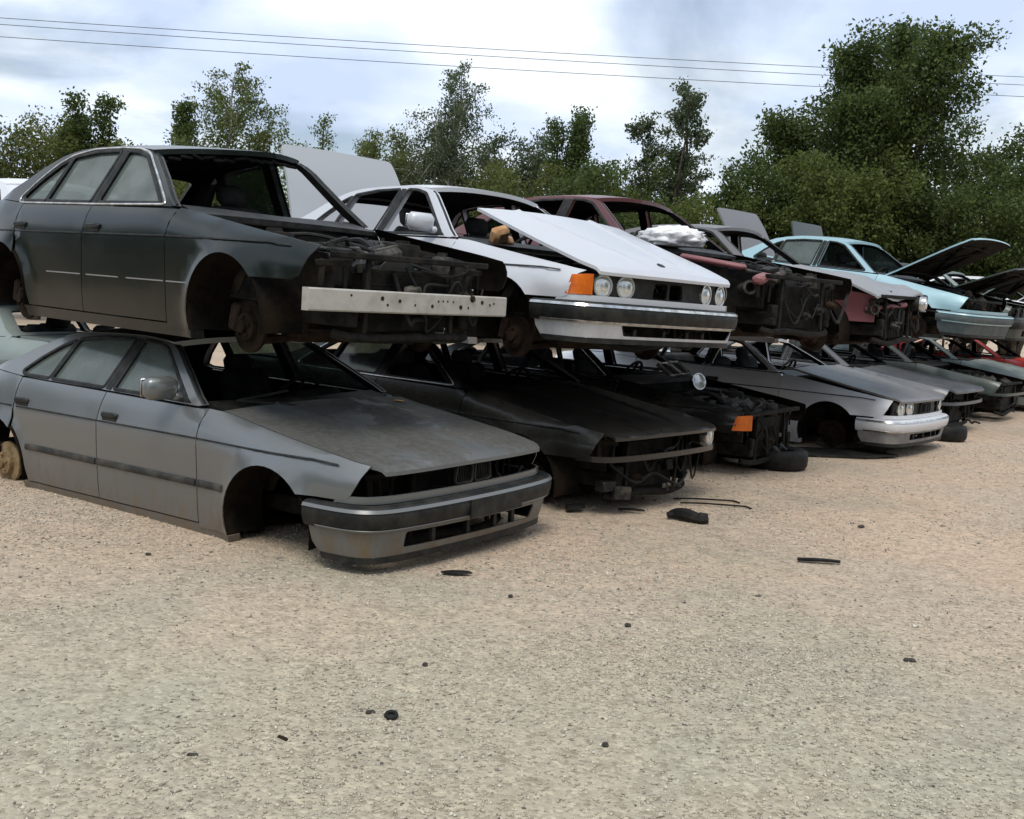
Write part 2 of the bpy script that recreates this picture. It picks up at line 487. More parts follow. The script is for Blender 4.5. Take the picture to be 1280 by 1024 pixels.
# ------------------------------------------------------------------ cars
class Car:
    def __init__(s, loc, ypr, paintm, label, cat='car', group='scrapped cars stacked two high', w=.92, xr=-2.833, tail=-3.98, nose=.80, zs=1.0,
                 roof_k=1.0, seed=0, fine=1, name='scrap_car', xoff=0.0, roof_sag=None, inner=None, ind=False):
        s.ind = ind
        s.root = empty(name, loc, (R(ypr[2]), R(ypr[1]), R(ypr[0])))
        tag(s.root, label, cat, group)
        s.w, s.xr, s.tail, s.nose = w, xr, tail, nose
        s.paint = paintm; s.inner = inner or M_int
        s.RA = .345
        s.rk = roof_k
        s.rg = random.Random(seed)
        s.ph = [s.rg.uniform(0, 6) for _ in range(6)]
        s.sp = .085 if fine else .14
        s.fine = fine
        s.roof_sag = roof_sag
        s.ztop = curve([(.90, .722), (.80, .730), (.66, .745), (.45, .778), (.2, .814), (0, .844), (-.3, .889), (-.6, .93), (-1.6, .945), (-2.6, .96), (-3.05, .985), (-3.5, .98), (tail, .925)])
        s.rail = curve([(-.665, .935), (-.80, 1.030), (-1.02, 1.185), (-1.25, 1.325), (-1.42, 1.355), (-1.7, 1.365), (-2.1, 1.352), (-2.35, 1.315), (-2.55, 1.24), (-2.8, 1.11), (-3.07, .985)])
        s.roofz = curve([(-1.0, 1.305), (-1.25, 1.343), (-1.6, 1.368), (-2.1, 1.357), (-2.35, 1.322), (-2.6, 1.26)])
        s.plan = curve([(.95, .80), (.85, .845), (.72, .905), (.6, .948), (.45, .975), (.2, .993), (-.2, 1), (-2.5, 1), (-3.2, .975), (-3.8, .915), (tail, .86)])
        s.sec = curve([(.10, .92), (.17, .950), (.25, .968), (.4, .984), (.55, .992), (.70, .998), (.752, 1.0), (.768, .994), (.85, .970), (.95, .934), (1.0, .92)])
        s.tum = (w * .93 - .012 - .60 - (w - .92) * .35) / .40
        s.hind = -3.07 + (tail + 3.98) * .5
    # ---- surfaces
    def W(s, x, z):
        x = np.asarray(x, float); z = np.asarray(z, float)
        zb = s.ztop(x)
        zc = np.minimum(z, zb)
        y = s.w * s.plan(x) * s.sec(zc)
        front = np.clip((x + .75) / .3, 0, 1) + np.clip((-2.9 - x) / .3, 0, 1)
        t = np.clip((zc - (zb - .13)) / .13, 0, 1)
        y = y - (.022 + .058 * np.clip(front, 0, 1)) * t ** 2.2
        y = y - np.maximum(z - zb, 0) * s.tum
        for xa in (0, s.xr):
            d = np.hypot(x - xa, z - .33)
            y = y + .034 * np.exp(-((d - s.RA) / .05) ** 2) * (z < zb)
        y = y + .0022 * np.sin(3.3 * x + s.ph[0]) * np.sin(6.1 * z + s.ph[1]) + .0012 * np.sin(9 * x + s.ph[2]) * np.sin(11 * z + s.ph[3])
        return y
    def D(s, P):
        P = np.array(P, float)
        if s.rk != 1.0:
            z = P[:, 2]; zb = .95
            P[:, 2] = np.where(z > zb, zb + (z - zb) * s.rk, z)
        if s.roof_sag:
            for (x, y, r, a) in s.roof_sag:
                d = np.hypot(P[:, 0] - x, P[:, 1] - y)
                P[:, 2] -= a * np.exp(-(d / r) ** 2) * np.clip((P[:, 2] - 1.0) / .25, 0, 1)
        return P
    def side(s, sg, inset=0.0):
        return lambda x, z: s.D(np.stack([x, sg * (s.W(x, z) - inset), z], -1)).T
    def nrm(s, sg, x, z):
        e = .01
        wx = (s.W(x + e, z) - s.W(x - e, z)) / (2 * e); wz = (s.W(x, z + e) - s.W(x, z - e)) / (2 * e)
        n = np.stack([-wx, np.full_like(wx, sg), -wz], -1)
        n[:, 1] = sg
        return n / np.linalg.norm(n, axis=1)[:, None]
    def side_ribbon(s, name, pts, wd, dp, mat, sg, parent=None, closed=False, sp=.06, inset=0.0):
        q = densify(pts, sp, closed)
        P = s.side(sg, inset)(q[:, 0], q[:, 1]).T
        V, F = ribbon(P, s.nrm(sg, q[:, 0], q[:, 1]), wd, dp, closed)
        return mesh_obj(name, V, F, mat, parent or s.root, sharp=30)
    def arch(s, xa, a0, a1, n=14, r=None):
        r = r or s.RA
        return [(xa + r * math.cos(R(a)), .33 + r * math.sin(R(a))) for a in np.linspace(a0, a1, n)]
    # ---- nose plan path, (half) from the fender corner to the middle
    def nosepath(s, grow=0.0, x0=.50):
        w = s.w; k = s.nose - .80
        half = [(x0, w * .962), (.62 + k * .5, w * .930), (.70 + k * .8, w * .865), (.745 + k, w * .74), (.775 + k, w * .48), (.788 + k, w * .2)]
        pts = [(x, -y) for x, y in half] + [(.79 + k, 0)] + [(x, y) for x, y in half[::-1]]
        p = catmull(pts, 6)
        if grow:
            t = np.gradient(p, axis=0); n = np.stack([t[:, 1], -t[:, 0]], -1); n /= np.linalg.norm(n, axis=1)[:, None]
            p = p + n * grow
        return p
    def pathmap(s, p, dz=None):
        d = np.concatenate([[0], np.cumsum(np.linalg.norm(np.diff(p, axis=0), axis=1))])
        S = d[-1] / 2
        t = np.gradient(p, axis=0); n = np.stack([t[:, 1], -t[:, 0]], -1); n /= np.linalg.norm(n, axis=1)[:, None]
        def f(u, z):
            v = np.clip(np.asarray(u) + S, 0, d[-1])
            x = np.interp(v, d, p[:, 0]); y = np.interp(v, d, p[:, 1])
            if dz is not None:
                nx = np.interp(v, d, n[:, 0]); ny = np.interp(v, d, n[:, 1])
                o = dz(z); x = x + nx * o; y = y + ny * o
            return np.stack([x, y, z])
        return f, S
    # ---- body
    def body(s, rear_lights=True, roof=True, pillars=True, doors=('R', 'L'), glass=None, glass_clear=None, chrome=False, mould=True, handles=True,
             fender=('R', 'L'), frame_mat=None, wf_mat=None, backlight=True, boot=True, swage=True, sill_mat=None, door_mats=None, boot_angle=62, boot_mat=None, mould_mat=None):
        rt = s.root; P = s.paint; I = s.inner; sp = s.sp
        xr = s.xr; RA = s.RA
        xd0, xd1 = -.612, -1.615
        g = .004
        zt = s.ztop
        glass = glass or {}
        for nm, sg in (('R', -1), ('L', 1)):
            mp = s.side(sg)
            if nm in fender:
                top = [(x, float(zt(x)) - .002) for x in np.linspace(xd0 + g, .668, 15)]
                fx = .545
                lp = [(xd0 + g, .215)] + top + ([(.635, .718), (.61, .63), (.595, .567), (.55, .552)] if s.ind and nm == 'R' else [(.665, .715), (.640, .640), (.600, .570), (.56, .552)]) + [(x, z) for x, z in s.arch(0, 40, 199, 18)]
                panel('fender', [lp], mp, (0, -sg * .006, 0), [P, M_under], rt, sp)
            dm = (door_mats or {}).get(nm, P)
            if nm in doors:
                d1 = panel('front_door', [[(xd0 - g, .245), (xd0 - g, .90), (xd0 - .03, float(zt(xd0)) - .008), (xd1 + g, float(zt(xd1)) - .008), (xd1 + g, .245)]], mp, (0, -sg * .05, 0), [dm, I], rt, sp)
                a = s.arch(xr, 4, 50, 8, RA + .035)
                d2 = panel('rear_door', [[(xd1 - g, .245), (xd1 - g, float(zt(xd1)) - .008), (-2.60, float(zt(-2.6)) - .008), (-2.585, .80)] + a[::-1] + [(xr + RA + .05, .245)]], mp, (0, -sg * .05, 0), [dm, I], rt, sp)
                if handles and s.fine:
                    for d, hx in ((d1, xd1 + .13), (d2, -2.50)):
                        hb = MB()
                        y = float(s.W(hx, .80))
                        hb.box((hx, sg * (y + .006), .803), (.165, .022, .036), rot=(sg * .1, 0, 0), bev=.009)
                        hb.box((hx, sg * (y + .003), .778), (.15, .014, .022), bev=.004)
                        hb.build('door_handle', M_trim, d)
            else:
                d1 = d2 = rt
            # quarter panel
            q = [(-2.61, float(zt(-2.6)) - .008)] + [(x, float(zt(x)) - .002) for x in np.linspace(-2.64, s.tail + .05, 10)] + [(s.tail + .02, .80), (s.tail + .03, .56), (s.tail + .22, .30)]
            ar = s.arch(xr, 176, 52, 14)
            q2 = q + [(xr - RA - .02, .30)] + ar + [(-2.597, .80)]
            panel('quarter_panel', [q2], mp, (0, -sg * .006, 0), [P, M_under], rt, sp)
            # sill
            panel('sill', [[(-.33, .165), (-.318, .212), (-.60, .236), (xr + RA + .01, .236), (xr + RA + .01, .165)]], s.side(sg, .004), (0, -sg * .09, 0), [sill_mat or P, M_under], rt, .11)
            # greenhouse frame with windows
            fw = round_poly([(-.805, .957), (-1.27, 1.295), (-1.40, 1.325), (-1.535, 1.332), (-1.565, .962)], .03)
            rw = round_poly([(-1.668, .963), (-1.628, 1.333), (-1.95, 1.325), (-2.225, 1.292), (-2.272, .972)], .025)
            qw = round_poly([(-2.296, .973), (-2.252, 1.280), (-2.36, 1.235), (-2.52, 1.12), (-2.645, 1.005), (-2.60, .976)], .02)
            s.wins = (fw, rw, qw)
            if pillars:
                fr = [(x, float(s.rail(x))) for x in np.linspace(-.675, -3.04, 34)] + [(-3.04, .955)] + [(x, float(zt(x)) + .004) for x in np.linspace(-2.95, -.70, 24)]
                fo = panel('pillar_frame', [fr, fw, rw, qw], mp, (0, -sg * .055, 0), [frame_mat or P, I], rt, .07)
                wm = M_chrome if chrome else (wf_mat or M_rub)
                for wn, par in ((fw, fo), (rw, fo), (qw, fo)):
                    s.side_ribbon('window_seal', wn, .024, .006, M_rub, sg, par, True)
                s.side_ribbon('door_pillar_cover', [(-1.615, .955), (-1.582, 1.335)], .062, .004, M_rub, sg, fo)
                if chrome:
                    out = [(-.735, .948)] + [(-1.255, 1.318), (-1.40, 1.347), (-1.62, 1.352), (-2.0, 1.343), (-2.25, 1.308), (-2.40, 1.243), (-2.56, 1.12), (-2.685, 1.0), (-2.67, .965), (-2.6, .958)] + [(-1.6, .948)]
                    s.side_ribbon('chrome_window_trim', round_poly(out, .05), .016, .008, M_chrome, sg, fo, True)
            gl = glass.get(nm, '')
            gm = glass_clear or M_glass
            def scl(lp, k):
                a = np.array(lp); c = a.mean(0); return [tuple(c + (p - c) * k) for p in a]
            if 'f' in gl: panel('window_pane', [scl(fw, 1.01)], s.side(sg, .018), (0, -sg * .004, 0), gm, d1, .12)
            if 'r' in gl: panel('window_pane', [scl(rw, 1.01)], s.side(sg, .018), (0, -sg * .004, 0), gm, d2, .12)
            if 'q' in gl: panel('quarter_light', [scl(qw, 1.01)], s.side(sg, .018), (0, -sg * .004, 0), gm, d2, .12)
            if swage and s.fine:
                for (a, b) in ((.50, xd0 + .008), (xd0 - .008, xd1 + .008), (xd1 - .008, -2.56), (-2.62, s.tail + .1)):
                    if a == .50 and nm not in fender: continue
                    s.side_ribbon('swage_line', [(a, .735 if a == .50 else .757), (a - .16 if a == .5 else a, .748 if a == .5 else .757), (b, .757)], .011, .002, M_rub, sg, d1 if a == xd0 - .008 else (d2 if a == xd1 - .008 else rt))
            if mould and s.fine:
                for (a, b, pr) in ((-.36, xd0 + .008, rt), (xd0 - .008, xd1 + .008, d1), (xd1 - .008, xr + RA + .045, d2)):
                    mo = s.side_ribbon('side_moulding', [(a, .487), (b, .487)], .042, .014, mould_mat or M_trim, sg, pr)
            # wheel arch liners
            for xa in (0, xr):
                V = []; F = []
                an = np.linspace(-15, 200, 22)
                for a_ in an:
                    x = xa + (RA + .004) * math.cos(R(a_)); z = .33 + (RA + .004) * math.sin(R(a_))
                    y = float(s.W(x, min(z, .9)))
                    V += [(x, sg * (y - .008), z), (x, sg * (y - .12), z + .01), (x, sg * (y - .30), z)]
                for i in range(len(an) - 1):
                    for k in range(2):
                        F.append((i*3 + k, i*3 + k + 1, i*3 + k + 4, i*3 + k + 3))
                if xa or s.fine:
                    mesh_obj('wheel_arch_liner', V, F, M_under, rt)
        # floor pan
        panel('floor_pan', [[(-.42, -.80 * s.w), (-.42, .80 * s.w), (xr + .30, .80 * s.w), (xr + .28, .55), (s.tail + .15, .6), (s.tail + .15, -.6), (xr + .28, -.55), (xr + .30, -.80 * s.w)]],
              lambda x, y: np.stack([x, y, .205 + .015 * np.sin(8 * y) + .12 * np.clip((-2.55 - x) * 3, 0, 1)]), (0, 0, .02), M_under, rt, .2)
        if roof:
            xs = np.linspace(-1.24, -2.42, 16)
            yr = lambda x: s.W(x, s.roofz(x) - .012) - .004
            front = [(-1.175 - .07 * (t ** 2), t * float(yr(-1.24))) for t in np.linspace(-1, 1, 11)]
            rear = [(-2.50 + .08 * (t ** 2), t * float(yr(-2.42))) for t in np.linspace(1, -1, 11)]
            lp = front + [(x, float(yr(x))) for x in xs[1:-1]] + rear + [(x, -float(yr(x))) for x in xs[::-1][1:-1]]
            def zr(x, y):
                e = np.maximum(yr(x), .1)
                return s.roofz(x) + .05 * (1 - np.clip(np.abs(y) / e, 0, 1) ** 2.3) - .004
            s.zr = zr
            ro = panel('roof', [lp], lambda x, y: s.D(np.stack([x, y, zr(x, y)], -1)).T, (0, 0, -.035), [P, I], rt, .11)
        # windscreen frame: header and pillars inner rubber
        b = MB()
        for sg in (-1, 1):
            pp = np.array([(x, sg * (float(s.W(x, s.rail(x))) - .025), float(s.rail(x)) - .012) for x in np.linspace(-.69, -1.22, 9)])
            pp = s.D(pp)
            b = MB(); b.tube(pp, .017, 6); b.build('windscreen_seal', M_rub, rt)
        # cowl, firewall
        ce = float(s.W(-.58, s.ztop(-.58))) - .05
        panel('cowl', [[(-.53, -ce), (-.51, 0), (-.53, ce), (-.74, ce - .03), (-.66, 0), (-.74, -ce + .03)]], lambda x, y: np.stack([x, y, .895 + (-.5 - x) * .25 + .012 * np.cos(y * 2)]), (0, 0, -.03), M_trim, rt, .12)
        panel('firewall', [[(-ce, .24), (ce, .24), (ce, .87), (-ce, .87)]], lambda y, z: np.stack([-.55 + .02 * np.sin(9 * y), y, z]), (-.02, 0, 0), M_bay, rt, .18)
        # rear window and boot
        if backlight:
            e = lambda x: s.W(x, s.rail(x)) - .02
            xs = np.linspace(-2.44, -3.04, 8)
            lp = [(x, float(e(x))) for x in xs] + [(x, -float(e(x))) for x in xs[::-1]]
            hole = round_poly([(-2.52, .9 * float(e(-2.52)) - .03), (-2.98, float(e(-2.98)) - .10), (-2.98, -float(e(-2.98)) + .10), (-2.52, -.9 * float(e(-2.52)) + .03)], .06)
            zz = lambda x, y: s.rail(x) + .028 * (1 - (y / .7) ** 2)
            fo = panel('backlight_frame', [lp, hole], lambda x, y: s.D(np.stack([x, y, zz(x, y)], -1)).T, (.02, 0, -.025), [P, I], rt, .1)
            if backlight == 'glass':
                panel('rear_window', [hole], lambda x, y: s.D(np.stack([x, y, zz(x, y) - .012], -1)).T, (0, 0, -.004), M_glass, rt, .14)
        if boot:
            yb = lambda x: s.W(x, s.ztop(x) - .004) - .008
            xs = np.linspace(-3.06, s.tail + .06, 8)
            lp = round_poly([(x, .93 * float(yb(x))) for x in xs] + [(x, -.93 * float(yb(x))) for x in xs[::-1]], .05)
            zz = lambda x, y: s.ztop(x) + .02 * (1 - (y / .8) ** 2)
            if boot == 'open':
                c0 = np.array([-3.06, 0, .985])
                def post(Pq):
                    q = Pq - c0; a = R(boot_angle)
                    return np.stack([q[:, 0] * math.cos(a) + q[:, 2] * math.sin(a), q[:, 1], -q[:, 0] * math.sin(a) + q[:, 2] * math.cos(a)], -1) + c0 + np.array([0, 0, .03])
                panel('boot_lid', [lp], lambda x, y: np.stack([x, y, zz(x, y)]), (0, 0, -.03), [boot_mat or P, M_bay], rt, .12, post)
            else:
                panel('boot_lid', [lp], lambda x, y: np.stack([x, y, zz(x, y)]), (0, 0, -.03), [P, M_bay], rt, .12)
        tw = float(s.W(s.tail + .05, .8))
        panel('rear_panel', [[(-tw + .01, .42), (tw - .01, .42), (tw - .03, .90), (-tw + .03, .90)]], lambda y, z: np.stack([s.tail + .10 * (y / tw) ** 2 + 0 * z + .06 * np.clip((z - .7) / .2, 0, 1), y, z]), (.03, 0, 0), [P, M_bay], rt, .14)
        if rear_lights:
            for sg in (-1, 1):
                b = MB(); b.box((s.tail + .045, sg * (tw - .26), .73), (.05, .38, .17), rot=(0, 0, sg * -.10), bev=.015); b.build('tail_light', M_red, rt)
        # rear bumper
        tb = [(xr - RA - .04, -s.w * .97), (s.tail + .25, -s.w * .93), (s.tail + .04, -s.w * .80), (s.tail - .05, -s.w * .4), (s.tail - .07, 0)]
        tb = catmull(tb + [(x, -y) for x, y in tb[::-1][1:]], 5)
        V, F = s.strip(tb, [(0, .38), (.045, .40), (.055, .46), (.045, .53), (0, .55), (-.04, .55), (-.04, .38)], -1)
        mesh_obj('rear_bumper', V, F, M_trim, rt, sharp=30)
    def strip(s, p, prof, side=1):
        """closed section (outward, z) swept along a plan path"""
        t = np.gradient(p, axis=0); n = np.stack([t[:, 1], -t[:, 0]], -1) * side; n /= np.linalg.norm(n, axis=1)[:, None]
        V = []; F = []; k = len(prof)
        for i in range(len(p)):
            for (o, z) in prof:
                V.append((p[i, 0] + n[i, 0] * o, p[i, 1] + n[i, 1] * o, z))
        for i in range(len(p) - 1):
            for q in range(k):
                f = (i*k + q, (i+1)*k + q, (i+1)*k + (q+1) % k, i*k + (q+1) % k)
                F.append(f if side < 0 else f[::-1])
        F.append(tuple(range(k)) if side > 0 else tuple(range(k))[::-1]); F.append(tuple((len(p)-1)*k + q for q in range(k))[::(-1 if side > 0 else 1)])
        return V, F
    # ---- bonnet
    def hood_outline(s):
        ye = lambda x: float(s.W(x, s.ztop(x))) - .012
        p = s.nosepath(.012)
        fr = [(x, y) for x, y in p if abs(y) < ye(.668) - .012]
        xs = np.linspace(-.515, .667, 14)
        right = [(x, -ye(x)) for x in xs]
        left = [(x, ye(x)) for x in xs[::-1]]
        back = [(-.515 + .03 * (1 - t * t), t * ye(-.515)) for t in np.linspace(.8, -.8, 7)]
        return right + fr + left + back
    def hood_z(s, x, y):
        ye = np.maximum(s.W(x, s.ztop(x)) - .012, .2)
        p = s.nosepath(.012)
        h = p[len(p) // 2:]
        xe = np.interp(np.abs(y), h[:, 1], h[:, 0])
        d = np.clip((xe - x) / .045, 0, 1)
        yy = np.abs(y)
        ridge = .017 * np.clip(1 - (np.abs(yy - (.20 + .20 * np.clip((.7 - x) / 1.1, 0, 1))) / .05), 0, 1) ** 2
        kid = .012 * np.clip(1 - yy / .22, 0, 1) * np.clip((x - .2) / .5, 0, 1)
        return s.ztop(x) + .034 * (1 - (y / ye) ** 2) * np.clip((xe - x) / .3 + .35, 0, 1) - .022 * (1 - d) ** 2.5 + (ridge + kid) * np.clip((xe - x) / .30, 0, 1) ** .8
    def bonnet(s, mat=None, angle=0.0, hinge='front', crumple=0.0, lift=0.0, under=None, yaw=0.0, name='bonnet'):
        mp = lambda x, y: np.stack([x, y, s.hood_z(x, y)])
        def post(P):
            if crumple:
                ph = s.ph
                P = P.copy()
                x, y = P[:, 0], P[:, 1]
                tri = lambda v: np.abs((v / math.pi) % 2 - 1)
                k = np.clip(x + .25, 0, 1)
                P[:, 2] += crumple * (1.3 * k * tri(5.2 * x + 1.3 * y + .4) + .8 * k * tri(6 * y + 5 * x + ph[1]) + .22 * tri(15 * x - 11 * y + ph[2]) - 1.1 * np.clip(x - .45, 0, 1) * 3)
                P[:, 0] -= crumple * 1.6 * np.clip(x + .1, 0, 1) * (1 + .6 * tri(4 * y))
            c0 = np.array([.74, 0, .66]) if hinge == 'front' else np.array([-.53, 0, .90])
            q = P - c0; a = R(angle) * (1 if hinge == 'front' else -1)
            r = np.stack([q[:, 0] * math.cos(a) + q[:, 2] * math.sin(a), q[:, 1], -q[:, 0] * math.sin(a) + q[:, 2] * math.cos(a)], -1)
            if yaw:
                cy, sy = math.cos(R(yaw)), math.sin(R(yaw)); r = np.stack([r[:, 0] * cy - r[:, 1] * sy, r[:, 0] * sy + r[:, 1] * cy, r[:, 2]], -1)
            return r + c0 + np.array([0, 0, lift])
        o = panel(name, [s.hood_outline()], mp, (0, 0, -.022), [mat or s.paint, under or M_bay], s.root, .034 if s.fine else .07, post)
        if angle > 20 or angle < -20:
            # stiffening ribs of the underside
            b = MB()
            for (x0, y0, x1, y1) in ((-.35, -.5, .55, -.25), (-.35, .5, .55, .25), (-.35, -.55, -.35, .55), (.5, -.5, .5, .5), (-.3, -.45, .45, .4), (-.3, .45, .45, -.4)):
                q = np.array([(x0 + (x1 - x0) * t, y0 + (y1 - y0) * t) for t in np.linspace(0, 1, 6)])
                z = s.hood_z(q[:, 0], q[:, 1]) - .030
                b.tube(post(np.stack([q[:, 0], q[:, 1], z], -1)), .02, 5)
            b.build('bonnet_rib', under or M_bay, o)
        s.hpost = post
        return o
    # ---- front end
    def front(s, lights=(), indicator=(), mask=True, kidney=True, strip=True, bumper='full', valance=True, bmat=None, vmat=None, plate=False, lamp_r=.074, kid_mat=None, trim_mat=None, valance_hole=True, opening=None, vb=.215):
        rt = s.root; P = s.paint
        f, S = s.pathmap(s.nosepath())
        if strip:
            panel('nose_panel', [[(-S + .02, .538), (S - .02, .538), (S - .03, .578), (-S + .05, .578)]], f, (-.02, 0, 0), [P, M_bay], rt, .07)
        fm, Sm = s.pathmap(s.nosepath(-.035))
        lp = [(-.66, .644), (-.455, .646), (.455, .646), (.66, .644)]
        hz = [(u, z) for u, z in lp]
        kd = [round_poly([(-.012, .585), (-.012, .695), (-.155, .697), (-.17, .59)], .02), round_poly([(.012, .585), (.012, .695), (.155, .697), (.17, .59)], .02)]
        def circ(u, z, r, n=18):
            return [(u + r * math.cos(2 * math.pi * k / n), z + r * math.sin(2 * math.pi * k / n)) for k in range(n)]
        if mask:
            top = .722
            panel('lamp_surround', [[(-.79, .575), (.79, .575), (.785, top), (-.785, top)]] + [circ(u, z, lamp_r + .004) for u, z in hz] + kd, fm, (-.02, 0, 0), M_trim, rt, .05)
        for i in lights:
            u, z = hz[i]
            p = fm(np.array([u]), np.array([z]))[:, 0]
            b = MB(); b.lathe([(lamp_r + .006, -.05), (lamp_r + .008, .0), (lamp_r + .006, .012), (lamp_r - .006, .012), (lamp_r - .008, -.01)], p, (1, .18 * np.sign(u), 0), 24, cap=False)
            h = b.build('headlight', M_chrome, rt)
            b = MB(); b.lathe([(lamp_r - .004, -.012), (lamp_r - .004, .002), (lamp_r * .75, .012), (lamp_r * .4, .018), (0.001, .020)], p, (1, .18 * np.sign(u), 0), 24)
            b.build('headlight_lens', M_lens, h)
            b = MB(); b.lathe([(.03, .0), (.03, .021), (.012, .024), (.001, .024)], p, (1, .18 * np.sign(u), 0), 14)
            b.build('headlight_bulb_cap', M_refl, h)
            b = MB(); b.lathe([(lamp_r - .01, -.14), (lamp_r + .003, -.03), (lamp_r + .003, -.012)], p, (1, .18 * np.sign(u), 0), 18)
            b.build('headlight_bowl', M_trim, h)
        if kidney:
            for k in range(2):
                sgn = -1 if k == 0 else 1
                q = densify(kd[k], .03)
                pts = fm(q[:, 0], q[:, 1]).T + np.array([.012, 0, 0])
                V, F = ribbon(pts, np.tile([1.0, 0, 0], (len(pts), 1)), .012, .014, True)
                kf = mesh_obj('kidney_grille', V, F, kid_mat or M_trim, rt, sharp=30)
                for j in range(8):
                    b = MB(); b.box((float(fm(np.array([0.]), np.array([.63]))[0, 0]) - .004, sgn * (.028 + j * .0165), .641), (.02, .004, .104))
                    b.build('grille_slat', kid_mat or M_trim, kf)
        for nm in indicator:
            sg = -1 if nm == 'R' else 1
            a, b_ = S - .03, .735
            u0, u1 = sorted((sg * (S - .045), sg * .745))
            slant = [(sg * (S - .105), .578), (sg * (S - .145), .708), (sg * .768, .720), (sg * .768, .582)]
            panel('indicator_lamp', [slant], s.pathmap(s.nosepath(.004))[0], (-.03, -sg * -.01, 0), M_amber, rt, .04)
        # bumper
        if bumper in ('full', 'thin'):
            bp = s.nosepath(.03, x0=.37)
            bp = catmull([(.335, -s.w * .985), (.42, -s.w * .985)], 1)
            half = [(.335, s.w * 1.005), (.48, s.w * 1.0), (.61, s.w * .982), (.70, s.w * .945), (.765, s.w * .865), (.803, s.w * .70), (.826, s.w * .45), (.836, s.w * .2)]
            k = s.nose - .80
            half = [(x + k * np.clip((x - .4) / .4, 0, 1), y) for x, y in half]
            bp = catmull([(x, -y) for x, y in half] + [(.838 + k, 0)] + half[::-1], 5)
            V, F = s.strip(bp, [(-.05, .395), (.006, .395), (.018, .410), (.030, .44), (.034, .475), (.030, .505), (.018, .525), (.0, .535), (-.05, .535)])
            bo = mesh_obj('front_bumper', V, F, bmat or M_trim, rt, sharp=35)
            tm = trim_mat or M_chrome
            if tm != 'none':
                V, F = s.strip(bp, [(.020, .519), (.031, .503), (.036, .505), (.025, .523)])
                mesh_obj('bumper_trim', V, F, tm, bo, sharp=35)
                V, F = s.strip(bp[3:-3], [(.006, .400), (.020, .411), (.023, .408), (.010, .395)])
                mesh_obj('bumper_trim', V, F, tm, bo, sharp=35)
            if plate:
                fb, Sb = s.pathmap(bp + 0)
                panel('plate_holder', [[(plate - .26, .395), (plate + .26, .395), (plate + .26, .505), (plate - .26, .505)]], lambda u, z: fb(u, z) + np.array([[.042], [0], [0]]), (-.01, 0, 0), M_trim, bo, .1)
            if valance:
                fb, Sb = s.pathmap(bp, lambda z: -.004 - .055 * ((.40 - z) / .2) ** 1.3)
                hole = [opening] if opening else ([round_poly([(-.52, vb + .07), (.52, vb + .07), (.54, .375), (-.54, .375)], .02)] if valance_hole else [])
                v = panel('valance', [[(-Sb + .03, .397), (Sb - .03, .397), (Sb - .04, vb + .09), (Sb - .08, vb + .028), (-Sb + .08, vb + .028), (-Sb + .04, vb + .09)]] + hole, fb, (-.012, 0, 0), [vmat or P, M_bay], rt, .08)
                _o = -.004 - .055 * ((.40 - vb - .03) / .2) ** 1.3 + .004
                fl, _ = s.pathmap(bp, lambda z: _o + 0 * z)
                panel('lip_spoiler', [[(-Sb + .11, vb), (Sb - .11, vb), (Sb - .09, vb + .036), (-Sb + .09, vb + .036)]], fl, (-.02, 0, 0), M_trim, v, .1)
                if hole:
                    for u in (-.36, -.05, .22, .42):
                        b = MB()
                        p = fb(np.array([u]), np.array([.32]))[:, 0]
                        b.box((p[0] - .04, p[1], .318), (.03, .035, .10), bev=.004)
                        b.build('valance_bracket', M_trim, v)
    def beam(s, mat, z=.555, half=.79, rot=0.0):
        p = catmull([(.63, -half), (.655, -half * .6), (.67, 0), (.655, half * .6), (.63, half)], 6)
        V, F = s.strip(p, [(-.03, z - .062), (.028, z - .062), (.036, z - .054), (.036, z + .054), (.028, z + .062), (-.03, z + .062)])
        o = mesh_obj('bumper_beam', V, F, mat, s.root, sharp=30)
        f, S = s.pathmap(p)
        hm = pm('hole shade', (.01, .009, .008), .9)  # colour of raised discs, paints the shade inside the bolt holes
        for (u, zz, r) in [(-.30, .02, .013), (-.17, .01, .011), (-.26, -.015, .008), (-.05, -.01, .007), (.09, -.012, .011), (.14, .018, .007), (.18, .02, .006), (.22, .02, .006), (.27, .018, .006), (.34, -.012, .014), (.41, -.014, .007), (.54, .022, .013), (.62, .008, .008), (.66, .018, .007), (-.52, .03, .007)]:
            b = MB(); q = f(np.array([u]), np.array([z + zz]))[:, 0]
            b.lathe([(r, .036), (r, .038), (r * .7, .0385), (r * .65, .0375)], q, (1, 0, 0), 10)
            b.build('bolt_hole_disc', hm, o)
        return o
